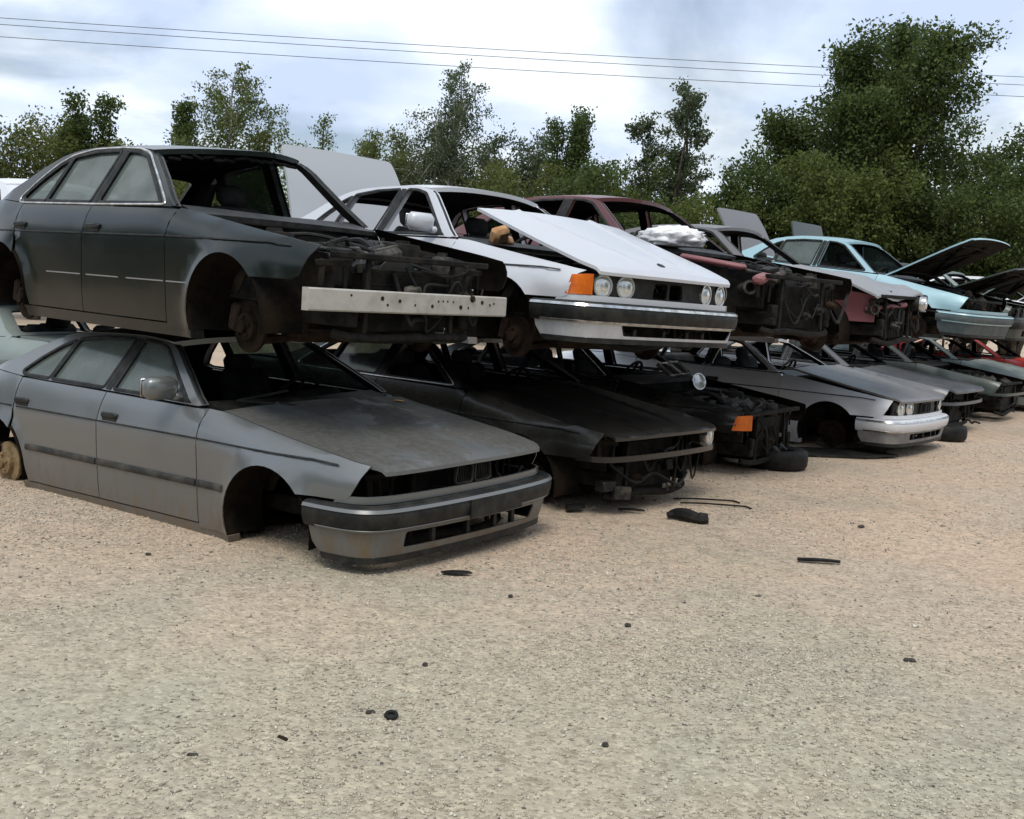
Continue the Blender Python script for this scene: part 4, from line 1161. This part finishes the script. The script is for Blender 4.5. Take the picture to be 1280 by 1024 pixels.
# G: grey crumpled car, fourth on the upper row
c = Car((3.426, 11.747, 1.02), (-37.85, 0, .4), P_gr2, 'grey crashed car on the upper row with crumpled bonnet', w=.865, xr=-2.66, tail=-3.6, seed=8)
c.body(mould=False, swage=False, fender=('L',))
c.bonnet(mat=paint('scuffed light grey paint', (.27, .275, .285), (.26, .25, .23), .3, .1, .2, .45, .2, top_dust=.25), crumple=.075, lift=-.01, angle=2)
c.front(lights=(2,), mask=False, kidney=False, strip=False, bumper='none')
c.bay(wing_mat=P_pink); c.clutter(20); c.hub('FR', M_rust, .26); c.under(); c.interior()

b = MB(); b.lathe([(.042, -.25), (.042, .06), (.056, .065), (.056, .085), (.038, .085), (.034, .0)], (.52, -.55, .56), (.8, -.5, .1), 16); b.build('air_duct', M_metal, c.root)
b = MB(); b.box((.56, -.20, .60), (.06, .80, .05), rot=(.08, 0, -.15), bev=.015); b.build('bent_crossmember', P_pink, c.root)

# J: dark slate saloon, fifth on the ground
c = Car((5.60, 15.3, -.14), (-37, 0, 0), P_dblue, 'dark slate saloon on the ground with bonnet on and open front', w=.875, xr=-2.761, tail=-3.86, roof_k=.82, seed=9, fine=0)
c.body(mould=False)
c.bonnet()
c.front(lights=(), mask=False, kidney=False, strip=True, bumper='none')
c.bay(); c.clutter(10, ((.4, .66), (-.55, .55), (.25, .6))); c.hub('FR', M_rust, .30); c.under(); c.interior()

# I: light blue saloon, on the upper row
c = Car((5.95, 15.75, 1.12), (-42.8, 3.6, -.2), P_lblue, 'light blue saloon on the upper row, bonnet propped open', w=.86, xr=-2.67, tail=-3.95, seed=10)
c.body(mould=False, swage=False, boot='open', boot_angle=60, boot_mat=P_gr2, glass={'R': 'r', 'L': 'fr'})
c.bonnet(angle=37, hinge='rear')
c.front(lights=(), mask=False, kidney=False, bumper='full', bmat=grimy('grey blue bumper plastic', (.07, .09, .095), (.11, .13, .13), 6, .6), trim_mat=P_lblue, valance_hole=False, vmat=grimy('grey blue bumper plastic', (.07, .09, .095), (.11, .13, .13), 6))
c.bay(); c.clutter(10); c.hub('FR', M_rust, .26); c.hub('RR', M_rust, .26); c.under(); c.interior()

# beyond the light blue car
c = Car((7.7, 18.3, 1.02), (-41, 0, 0), P_green, 'dark green car on the upper row just behind the light blue one, bonnet raised', w=.86, xr=-2.67, tail=-4.2, seed=11, fine=0)
c.body(mould=False, swage=False, boot='open', boot_angle=80); c.bonnet(angle=28, hinge='rear'); c.front(lights=(3,), bumper='full', trim_mat='none'); c.bay(); c.hub('FR', M_rust, .26); c.under(); c.interior()
c = Car((9.3, 20.5, 1.02), (-41, 0, 0), P_gg, 'grey green car on the upper row, bonnet raised, farther than the dark green one', w=.85, xr=-2.6, tail=-3.5, seed=12, fine=0)
c.body(mould=False, swage=False); c.bonnet(angle=42, hinge='rear'); c.front(lights=(0, 3), bumper='full', trim_mat='none'); c.bay(); c.hub('FR', M_rust, .26); c.under(); c.interior()
c = Car((11.0, 22.7, 1.02), (-41, 0, 0), P_wht, 'white car at the far end of the upper row', w=.85, xr=-2.6, tail=-3.5, seed=13, fine=0)
c.body(mould=False, swage=False); c.bonnet(angle=40, hinge='rear'); c.front(lights=(0, 3), bumper='full', trim_mat='none'); c.bay(); c.hub('FR', M_rust, .26); c.under(); c.interior()
c = Car((7.3, 17.6, -.14), (-38, 0, 0), P_green, 'dark green car on the ground past the slate saloon, front end stripped', w=.86, xr=-2.67, tail=-3.7, roof_k=.82, seed=14, fine=0)
c.body(mould=False, swage=False); c.front(lights=(), mask=False, kidney=False, bumper='none'); c.bay(); c.clutter(12); c.hub('FR', M_rust, .3); c.under(); c.interior()
c = Car((8.9, 19.8, -.14), (-38, 0, 0), P_gg, 'grey green car on the ground with pale headlamp at the right edge', w=.86, xr=-2.67, tail=-3.7, roof_k=.82, seed=15, fine=0)
c.body(mould=False, swage=False); c.bonnet(); c.front(lights=(0, 1, 2, 3), bumper='full', trim_mat='none'); c.bay(full=False); c.hub('FR', M_rust, .3); c.under(); c.interior()
c = Car((10.6, 21.9, -.14), (-38, 0, 0), P_redc, 'bright red car on the ground at the far right end of the row', w=.85, xr=-2.6, tail=-3.5, roof_k=.82, seed=16, fine=0)
c.body(mould=False, swage=False); c.bonnet(); c.front(lights=(0, 3), bumper='full', trim_mat='none'); c.bay(full=False); c.hub('FR', M_rust, .3); c.under(); c.interior()

# the row that stands back to back with this one, seen past the tails
c = Car((-6.5, 12.9, 1.0), (139, 0, 0), P_silv, 'silver car in the row behind, seen past the tail of the black saloon', w=.86, xr=-2.67, tail=-3.7, seed=21, fine=0)
c.body(mould=False, swage=False, backlight='glass', glass={'R': 'fr', 'L': 'fr'}); c.bonnet(); c.front(bumper='full', trim_mat='none'); c.under(); c.interior(); c.hub('RL'); c.hub('RR')
c = Car((-6.6, 12.95, -.14), (139, 0, 0), P_gg, 'pale grey green car on the ground in the row behind, under the silver one', w=.86, xr=-2.67, tail=-3.7, seed=22, fine=0, roof_k=.82)
c.body(mould=False, swage=False); c.bonnet(); c.front(bumper='full', trim_mat='none'); c.under(); c.interior(); c.hub('RL'); c.hub('RR')

# ------------------------------------------------------------------ trees
def leaf_mat(name, c0, c1, c2):
    mt = pm(name, c1, .55, 0, .3); t = mt.node_tree; b = t.nodes['Principled BSDF']; o = t.nodes['Material Output']
    g = N(t, 'ShaderNodeNewGeometry')
    r_ = ramp(t, g.outputs['Random Per Island'], [(0, c0), (.5, c1), (1, c2)])
    L(t, r_.outputs[0], b.inputs['Base Color'])
    tr = N(t, 'ShaderNodeBsdfTranslucent'); L(t, r_.outputs[0], tr.inputs[0])
    mx = N(t, 'ShaderNodeMixShader'); mx.inputs[0].default_value = .52
    L(t, b.outputs[0], mx.inputs[1]); L(t, tr.outputs[0], mx.inputs[2]); L(t, mx.outputs[0], o.inputs[0])
    return mt
LM = [leaf_mat('mid green leaves', (.056, .082, .019), (.105, .139, .031), (.165, .192, .056)),
      leaf_mat('olive leaves', (.065, .090, .020), (.118, .141, .036), (.174, .188, .062)),
      leaf_mat('dark green leaves', (.037, .064, .016), (.072, .105, .027), (.125, .159, .045)),
      leaf_mat('grey green leaves', (.053, .076, .035), (.093, .122, .059), (.146, .171, .093))]
M_bark = grimy('bark', (.05, .04, .03), (.12, .10, .08), 12, .95)
M_birch = grimy('pale birch bark', (.35, .34, .31), (.10, .09, .08), 5, .85, lo=.5, hi=.6)
def leaves_mesh(name, P, size, mat, parent, seed, droop=0.0, asp=.55):
    r = np.random.default_rng(seed)
    n = len(P)
    d = r.normal(size=(n, 3)); d[:, 2] -= droop; d /= np.linalg.norm(d, axis=1)[:, None]
    e = r.normal(size=(n, 3)); e -= d * (e * d).sum(1)[:, None]; e /= np.linalg.norm(e, axis=1)[:, None]
    sz = size * r.uniform(.6, 1.35, n)[:, None]
    V = np.empty((n, 4, 3))
    V[:, 0] = P - d * sz * .5; V[:, 1] = P + e * sz * asp * .5 - d * sz * .05; V[:, 2] = P + d * sz * .5; V[:, 3] = P - e * sz * asp * .5 - d * sz * .05
    F = np.arange(n * 4).reshape(n, 4)
    me = bpy.data.meshes.new(name)
    me.vertices.add(n * 4); me.vertices.foreach_set('co', V.reshape(-1))
    me.loops.add(n * 4); me.loops.foreach_set('vertex_index', F.reshape(-1).astype(np.int32))
    me.polygons.add(n); me.polygons.foreach_set('loop_start', np.arange(0, n * 4, 4, dtype=np.int32))
    me.update(calc_edges=True); me.materials.append(mat)
    o = bpy.data.objects.new(name, me); C.objects.link(o); o.parent = parent
    return o
def tree(loc, h, sp, kind, n, leaf, mat, label, seed, bark=None, name='tree', cat='tree', group='trees behind the scrapyard'):
    """kind: upright (shoots rising), weep (birch), bush (many stems), sparse (open young tree), broad (large layered crown)"""
    r = random.Random(seed); rn = np.random.default_rng(seed)
    root = empty(name, loc); tag(root, label, cat, group)
    wood = MB(); tips = []
    def limb(a, b, r0, r1, bend=0.1, k=5):
        a = Vector(a); b = Vector(b); ln = (b - a).length
        pts = []
        for i in range(k + 1):
            t = i / k
            p = a.lerp(b, t); w = math.sin(t * math.pi) * bend * ln
            pts.append(p + Vector((r.uniform(-.4, .4) * w, r.uniform(-.4, .4) * w, (.35 if kind != 'weep' else .6) * w)))
        pts[0] = a
        wood.tube(pts, [r0 + (r1 - r0) * i / k for i in range(k + 1)], 5)
        return pts
    tr = .018 * h + .02
    stems = {'bush': 7, 'upright': 4, 'sparse': 4, 'weep': 2, 'broad': 7}[kind]
    for q in range(stems):
        a = 6.28 * q / stems + r.uniform(-.4, .4)
        lean = {'bush': .75, 'upright': .5, 'sparse': .55, 'weep': .3, 'broad': .62}[kind] * sp * (0 if stems == 1 else 1) * r.uniform(.5, 1)
        hh = h * (1 if q == 0 else r.uniform(.70, .97))
        if kind == 'bush': hh = h * r.uniform(.72, 1)
        if q == 0 and kind in ('upright', 'sparse', 'broad'): lean *= .25
        top = Vector((math.cos(a) * lean, math.sin(a) * lean, hh))
        tp = limb((math.cos(a) * tr * .8 if q else 0, math.sin(a) * tr * .8 if q else 0, -.1), top, tr * (1 if q == 0 else .7), .012, .06, 8)
        nb = {'bush': 12, 'upright': 14, 'sparse': 13, 'weep': 24, 'broad': 22}[kind]
        for i in range(nb):
            t = (i + .6) / nb
            t0 = {'bush': .12, 'upright': .15, 'sparse': .25, 'weep': .22, 'broad': .10}[kind]
            tt = t0 + (1 - t0) * t
            f = tt * (len(tp) - 1); j = min(int(f), len(tp) - 2)
            p = tp[j].lerp(tp[j + 1], f - j)
            az = i * 2.4 + q * 1.3 + r.uniform(-.5, .5)
            prof = {'bush': 1 - .55 * tt, 'upright': (1 - tt) * .8 + .22, 'sparse': (1 - tt) * .9 + .25, 'weep': .35 + .75 * math.sin(math.pi * min(1, tt * 1.02)) ** .8, 'broad': (1 - tt) ** .65 * .95 + .18}[kind]
            ln = sp * prof * r.uniform(.65, 1.1) * (.62 if stems > 2 else .85)
            rise = {'bush': .9, 'upright': 1.3, 'sparse': .95, 'weep': .35, 'broad': .55 + .6 * tt}[kind] + r.uniform(-.2, .25)
            e = p + Vector((math.cos(az) * ln * math.cos(rise * .9), math.sin(az) * ln * math.cos(rise * .9), ln * math.sin(rise * .9)))
            lp = limb(p, e, max(.012, tr * .35 * (1 - tt)), .006, .12, 4)
            for m_ in range(2, 5): tips.append((lp[m_], (lp[m_] - p).normalized(), tt))
            # twigs
            for w in range({'bush': 3, 'upright': 3, 'sparse': 3, 'weep': 4, 'broad': 4}[kind]):
                s0 = lp[r.choice([1, 2, 3, 4])]
                dirv = Vector((r.uniform(-1, 1), r.uniform(-1, 1), r.uniform(-.1, .9) if kind != 'weep' else -1.2)).normalized()
                tl = ln * r.uniform(.25, .5) if kind != 'weep' else r.uniform(.4, 1.2)
                e2 = s0 + dirv * tl
                wood.tube([s0, s0.lerp(e2, .5) + Vector((0, 0, .02)), e2], [.008, .006, .004], 4)
                for m_ in (.35, .7, 1.0): tips.append((s0.lerp(e2, m_), dirv, tt))
    wood.build('trunk', bark or M_bark, root, 60)
    T = np.array([tuple(t[0]) for t in tips]); Dv = np.array([tuple(t[1]) for t in tips])
    wgt = rn.uniform(.3, 1.7, len(T)); wgt /= wgt.sum()
    idx = rn.choice(len(T), n, p=wgt)
    sg = {'bush': .20, 'upright': .16, 'sparse': .10, 'weep': .11, 'broad': .20}[kind] * (.7 + .12 * sp)
    P = T[idx] + np.clip(rn.normal(size=(n, 3)), -1.6, 1.6) * sg * np.array([1, 1, .8]) + Dv[idx] * rn.uniform(-.1, .25, n)[:, None]
    P = P[P[:, 2] > .1]
    leaves_mesh('crown', P, leaf, mat, root, seed, droop=.8 if kind == 'weep' else .35)
    return root
TREES = [
 ((-15.6, 29, 0), 4.8, 2.4, 'bush', 17000, .14, 1, 'olive bush at the far left behind the row'),
 ((-13.2, 30, 0), 5.0, 2.2, 'bush', 17000, .14, 1, 'rounded light olive bush left of the dark upright trees'),
 ((-11.7, 30.5, 0), 5.8, 1.9, 'upright', 15000, .14, 2, 'dark pointed tree over the tail of the black saloon'),
 ((-10.3, 33, 0), 6.3, 1.9, 'upright', 15000, .14, 2, 'dark pointed tree beside the tall birch on the left'),
 ((-9.0, 32, 0), 7.3, 2.0, 'weep', 20000, .12, 0, 'tall loose birch above the black saloon roof'),
 ((-7.6, 31.5, 0), 5.3, 1.8, 'upright', 12000, .13, 1, 'olive tree at the right foot of the tall loose birch'),
 ((-7.0, 37.5, 0), 6.8, 1.3, 'upright', 7000, .13, 0, 'thin tree just left of the raised white boot lid'),
 ((-5.6, 40, 0), 6.7, 1.2, 'upright', 6000, .13, 0, 'thin small tree right of the raised white boot lid'),
 ((-2.4, 32, 0), 7.6, 1.6, 'weep', 17000, .11, 3, 'tall weeping birch in the middle of the tree line'),
 ((-3.8, 33.5, 0), 6.0, 1.6, 'bush', 15000, .14, 1, 'bush at the left foot of the weeping birch'),
 ((-1.9, 34, 0), 5.4, 1.7, 'bush', 14000, .14, 1, 'olive bush below the weeping birch'),
 ((-.3, 36, 0), 6.5, 1.7, 'bush', 16000, .14, 3, 'grey green bush right of the weeping birch'),
 ((1.3, 31.5, 0), 6.4, 1.4, 'upright', 14000, .13, 2, 'dark pointed tree above the maroon car'),
 ((2.7, 33, 0), 5.6, 1.8, 'bush', 16000, .14, 0, 'green bush between the pointed tree and the open young tree'),
 ((4.5, 33.5, 0), 7.6, 3.0, 'sparse', 11000, .15, 3, 'open young tree with sky showing through its branches'),
 ((6.7, 30, 0), 5.7, 2.3, 'bush', 22000, .15, 2, 'dark bush left of the large tree'),
 ((4.6, 28.5, 0), 4.2, 1.9, 'bush', 16000, .14, 0, 'green bush in front of the open young tree'),
 ((9.9, 32, 0), 8.8, 4.9, 'broad', 95000, .16, 2, 'large broad tree with upswept shoots at the right'),
 ((14.4, 32, 0), 6.8, 3.0, 'bush', 24000, .15, 2, 'dark bush at the right edge beyond the large tree'),
 ((8.3, 29, 0), 5.6, 2.7, 'bush', 24000, .15, 0, 'green bush under the left side of the large tree'),
 ((11.9, 29, 0), 5.2, 2.7, 'bush', 24000, .15, 2, 'bush under the right side of the large tree'),
 ((18.5, 33, 0), 6.9, 3.0, 'bush', 20000, .16, 0, 'green bush beyond the right end of the row'),
 ((23.5, 33, 0), 7.2, 3.2, 'bush', 20000, .16, 2, 'dark bush farthest to the right of the tree line'),
 ((-9.4, 29, 0), 4.3, 2.0, 'bush', 13000, .14, 1, 'low olive bush seen through the black saloon'),
 ((-6.0, 30, 0), 4.4, 2.0, 'bush', 13000, .14, 0, 'low green bush behind the raised white boot lid'),
 ((-.2, 30, 0), 4.8, 2.0, 'bush', 14000, .14, 1, 'low olive bush behind the white saloon roof'),
 ((2.2, 28, 0), 4.4, 2.0, 'bush', 14000, .14, 2, 'low dark bush behind the maroon car'),
]
for i, (loc, h, sp, kind, n, leaf, mi, lab) in enumerate(TREES):
    bush = kind == 'bush'
    tree(loc, h, sp, kind, int(n * 1.7), leaf * .70, LM[mi], lab, 100 + i, M_birch if kind == 'weep' else None, 'bush' if bush else ('birch_tree' if kind == 'weep' else 'tree'), 'bush' if bush else 'tree')

# tree belt added out of view, blocks low sky light and darkens paint reflections
def belt():
    r = np.random.default_rng(77); n = 60000
    a = r.uniform(R(150), R(392), n)
    k = r.integers(0, 60, n); kc = r.uniform(R(150), R(392), 60); kh = r.uniform(5.5, 9.5, 60)
    a = kc[k] + r.normal(0, .045, n)
    rad = 24 + r.normal(0, 1.4, n); z = kh[k] * r.beta(1.3, 1.2, n) + .1
    P = np.stack([np.cos(a) * rad * 1.15, 4 + np.sin(a) * rad, z], -1)
    o = leaves_mesh('added_tree_belt', P, .42, LM[2], None, 78, .3, .7)
    tag(o, 'belt of trees added out of view to block low sky light', 'trees', None, 'stuff')
belt()

# ------------------------------------------------------------------ power line
M_wire = pm('power cable', (.03, .03, .035), .6)
M_pole = grimy('weathered pole wood', (.10, .08, .06), (.2, .17, .13), 6, .9)
def wire(a, b, sag, label):
    a, b = Vector(a), Vector(b)
    pts = [a.lerp(b, t) - Vector((0, 0, sag * 4 * t * (1 - t))) for t in np.linspace(0, 1, 40)]
    m_ = MB(); m_.tube(pts, .013, 5); o = m_.build('power_line', M_wire); tag(o, label, 'cable', 'overhead power lines')
def along(t, z0, z1):
    return (-21.29 + 43.9 * t, 45 + 7 * t, z0 + (z1 - z0) * t)
for (z0, z1, off, lab) in ((11.33, 12.89, 0, 'uppermost of the three overhead power lines'), (11.15, 12.60, .35, 'middle one of the three overhead power lines'), (10.62, 12.03, .1, 'lowest of the three overhead power lines')):
    a = Vector(along(-.35, z0, z1)); b = Vector(along(1.35, z0, z1)); a.y += off; b.y += off
    wire(a + Vector((0, 0, .0)), b, .35, lab)
for t, lab in ((-.35, 'wooden pole carrying the power lines far to the left'), (1.35, 'wooden pole carrying the power lines far to the right')):
    p = along(t, 11.33, 12.89); root = empty('power_pole', (p[0], p[1] + .15, 0)); tag(root, lab, 'pole', 'power poles')
    b = MB(); b.tube([(0, .2, -.2), (0, .2, p[2] + .3)], [.16, .11], 10); b.build('pole', M_pole, root)
    for dz in (.0, -.26, -.8):
        b = MB(); b.box((0, 0, p[2] - .06 + dz), (.10, .9, .10), bev=.01); b.build('crossarm', M_pole, root)

# ------------------------------------------------------------------ debris on the gravel
def g0(x, y):
    return float(gz(np.array(x), np.array(y)))
def debris(name, b, mat, label, cat):
    o = b.build(name, mat); tag(o, label, cat); return o
def torus_pts(c, R_, rad_n=28):
    return [(c[0] + R_ * math.cos(a), c[1] + R_ * math.sin(a), c[2]) for a in np.linspace(0, 2 * math.pi, rad_n, endpoint=False)]
def tyre(x, y, label, R_=.30, tilt=0):
    root = empty('tyre', (x, y, g0(x, y))); tag(root, label, 'tyre')
    b = MB(); b.lathe([(.19, .03), (.24, .005), (.285, .012), (.305, .04), (.31, .10), (.305, .16), (.285, .19), (.24, .197), (.19, .17), (.185, .10), (.19, .03)], (0, 0, 0), (0, 0, 1), 36, cap=False)
    b.build('tread', M_hose, root)
    b = MB(); b.lathe([(.19, .06), (.17, .05), (.16, .11), (.05, .12), (.045, .13), (.001, .13)], (0, 0, 0), (0, 0, 1), 28, cap=False)
    b.build('rim', M_under, root)
    root.rotation_euler = (tilt, 0, .3)
tyre(5.50, 13.95, 'dark tyre lying flat beside the silver saloon bumper')
tyre(2.62, 10.70, 'dark tyre lying under the nose of the stripped black car')
def slab(name, x, y, outline, th, mat, label, cat, rz=0, z=0.0, wav=.01, tilt=(0, 0)):
    z0 = g0(x, y) + z
    o = panel(name, [outline], lambda u, v: np.stack([u, v, th + wav * np.sin(9 * u + 1) * np.cos(7 * v) + wav]), (0, 0, -th), mat, None, .05)
    o.location = (x, y, z0); o.rotation_euler = (tilt[0], tilt[1], rz); tag(o, label, cat); return o
slab('rubber_mat', 3.62, 11.95, [(-.62, -.25), (.1, -.34), (.62, -.22), (.55, .22), (.05, .32), (-.58, .26)], .02, M_trim, 'flat black rubber mat between the stripped black car and silver saloon', 'mat', .35)
slab('plastic_strip', 1.98, 6.76, [(-.13, -.02), (-.05, -.024), (.13, -.016), (.135, .012), (.03, .022), (-.13, .018)], .014, M_hose, 'short black plastic strip lying alone on open gravel', 'strip', -.12, .004, .006)
b = MB(); b.tube(catmull([(-.16, .03, .03), (-.10, .04, .045), (-.02, .0, .05), (.06, -.03, .035), (.13, -.04, .045)], 5), [.02 + .028 * math.sin(i / 20 * 3.0) + (.012 if i > 15 else 0) for i in range(21)], 8)
o = debris('rubber_boot', b, M_hose, 'lumpy black rubber piece on the gravel before the black saloon', 'rubber'); o.location = (1.33, 7.82, g0(1.33, 7.82)); o.rotation_euler = (0, 0, -.1)
for k, (x, y, rz, ln, lab) in enumerate(((1.62, 8.40, -.05, .27, 'nearer of two thin bent rods on the gravel'), (1.58, 8.58, .05, .26, 'farther of two thin bent rods on the gravel'))):
    b = MB(); b.tube(catmull([(-ln, .0, .015), (-.1, .012, .02), (.1, .01, .02), (ln * .85, .02, .016), (ln, -.03, .012)], 5), .007, 6)
    o = debris('bent_rod', b, M_hose, lab, 'rod'); o.location = (x, y, g0(x, y)); o.rotation_euler = (0, 0, rz)
slab('plastic_fragment', -.25, 5.93, [(-.075, -.02), (.0, -.035), (.085, -.015), (.06, .02), (-.03, .03), (-.09, .01)], .008, M_trim, 'dark plastic fragment on the gravel below the grey saloon bumper', 'fragment', .1, .003, .006)
slab('plastic_fragment', .50, 7.90, [(-.08, -.03), (.02, -.04), (.09, .0), (.05, .045), (-.06, .04)], .03, M_trim, 'black fragment on the gravel between the grey and black saloons', 'fragment', .5, .003, .012)
slab('plastic_fragment', .93, 8.02, [(-.10, -.012), (.05, -.02), (.10, .0), (.02, .02), (-.09, .014)], .012, M_trim, 'thin dark sliver under the black saloon nose', 'fragment', -.3, .003, .01)
b = MB(); b.tube(torus_pts((0, 0, .012), .018, 16), .009, 8, closed=True)
o = debris('rubber_ring', b, M_hose, 'small dark rubber ring in the foreground gravel', 'ring'); o.location = (-.375, 3.87, g0(-.375, 3.87)); o.rotation_euler = (.25, 0, 0)
M_chip = grimy('dark stone', (.03, .029, .027), (.08, .072, .06), 60, .8)
def chip(x, y, l, w_, h_, rz, lab, mat=None, nm='stone_chip', cat='stone'):
    r_ = random.Random(int(x * 100 + y * 1000)); b = MB()
    b.box((0, 0, h_ / 2), (l, w_, h_), rot=(r_.uniform(-.15, .15), r_.uniform(-.1, .1), 0), bev=min(w_, h_) * .3, taper=-.15)
    o = debris(nm, b, mat or M_chip, lab, cat); o.location = (x, y, g0(x, y)); o.rotation_euler = (0, 0, rz)
chip(-.455, 3.90, .035, .018, .012, .6, 'small black chip just left of the rubber ring')
chip(1.89, 4.89, .055, .026, .016, .2, 'dark chip on the right foreground gravel')
chip(.40, 3.73, .022, .02, .016, .1, 'tiny dark pebble near the bottom centre')
chip(-.72, 3.62, .05, .012, .010, -.7, 'narrow brown chip lower left of the rubber ring', M_rust)
chip(-.98, 3.45, .035, .012, .008, .1, 'small black sliver at the lower left foreground')
chip(-.30, 4.45, .022, .02, .016, .2, 'small dark pebble behind the rubber ring')
chip(.62, 5.15, .03, .022, .018, .2, 'dark pebble on the centre gravel')
chip(.05, 5.55, .025, .02, .016, .8, 'dark pebble in front of the grey saloon nose')
chip(-1.95, 5.9, .03, .02, .014, .5, 'dark pebble left of the grey saloon wheel arch')
chip(2.60, 7.9, .05, .03, .02, .5, 'dark chip on the gravel right of the rods')
# yellow leaf on the grey bonnet
o = panel('fallen_leaf', [round_poly([(-.035, -.01), (.0, -.024), (.045, .0), (.0, .026), (-.03, .012)], .01)], lambda u, v: np.stack([u, v, .006 + .25 * v * v * 10]), (0, 0, -.002), pm('yellow leaf', (.75, .42, .03), .7), None, .02)
tag(o, 'small yellow leaf lying on the grey bonnet', 'leaf')
_bx, _by = -.36, .60
_m = Matrix.Translation(grey_car.root.location) @ grey_car.root.rotation_euler.to_matrix().to_4x4()
o.location = _m @ Vector((_bx, _by, float(grey_car.hood_z(np.array(_bx), np.array(_by))) + .004))
# crumpled white plastic on the maroon car
def crumpled(loc, sx, sy, sz, rz, mat, label):
    bm = bmesh.new(); bmesh.ops.create_icosphere(bm, subdivisions=4, radius=1)
    r_ = random.Random(5)
    K = [(Vector((r_.gauss(0, 1), r_.gauss(0, 1), r_.gauss(0, 1))).normalized() * r_.uniform(4, 15), r_.uniform(0, 6), r_.uniform(.03, .10)) for _ in range(14)]
    for v in bm.verts:
        d = sum(a * abs(math.sin(k.dot(v.co) + p)) for k, p, a in K)
        v.co = v.co * (.45 + d)
        v.co = Vector((v.co.x * sx, v.co.y * sy, max(v.co.z, -.55) * sz))
    me = bpy.data.meshes.new('plastic_sheet'); bm.to_mesh(me); bm.free(); me.materials.append(mat)
    me.polygons.foreach_set('use_smooth', np.full(len(me.polygons), True)); me.update()
    o = bpy.data.objects.new('plastic_sheet', me); C.objects.link(o); o.location = loc; o.rotation_euler = (0, 0, rz); tag(o, label, 'plastic sheet')
crumpled((1.33, 9.92, 2.10), .24, .36, .12, .7, M_white, 'crumpled white plastic sheet lying on the maroon car')

# loose lamp and grille lying on the stripped black car
def loose_grille(loc, rot):
    root = empty('loose_grille', loc, rot); tag(root, 'chrome double kidney grille lying loose on the stripped black car', 'grille')
    for sg in (-1, 1):
        q = densify(round_poly([(.02 * sg, -.10), (.02 * sg, .10), (.19 * sg, .10), (.19 * sg, -.10)], .02), .03)
        V, F = ribbon(np.stack([q[:, 1], q[:, 0], 0 * q[:, 0]], -1), np.tile([0, 0, 1.0], (len(q), 1)), .022, .03, True)
        f = mesh_obj('grille_frame', V, F, M_chrome, root, sharp=30)
        for k in range(9):
            b = MB(); b.box((0, sg * (.036 + k * .0172), .0), (.19, .005, .03)); b.build('grille_slat', M_trim, f)
loose_grille((1.60, 11.02, .86), (0.05, .55, R(-36)))
def loose_lamp(loc, ax, label):
    root = empty('loose_headlight', loc); tag(root, label, 'headlight')
    b = MB(); b.lathe([(.075, -.03), (.088, .0), (.086, .012), (.074, .012)], (0, 0, 0), ax, 22, cap=False); b.build('ring', M_chrome, root)
    b = MB(); b.lathe([(.075, 0), (.07, .012), (.04, .02), (.001, .022)], (0, 0, 0), ax, 22); b.build('lens', M_lens, root)
    b = MB(); b.lathe([(.03, -.13), (.045, -.10), (.078, -.03)], (0, 0, 0), ax, 18); b.build('bowl', M_trim, root)
loose_lamp((1.86, 11.02, .76), (.5, -.8, .25), 'loose round headlight lying on the stripped black car')
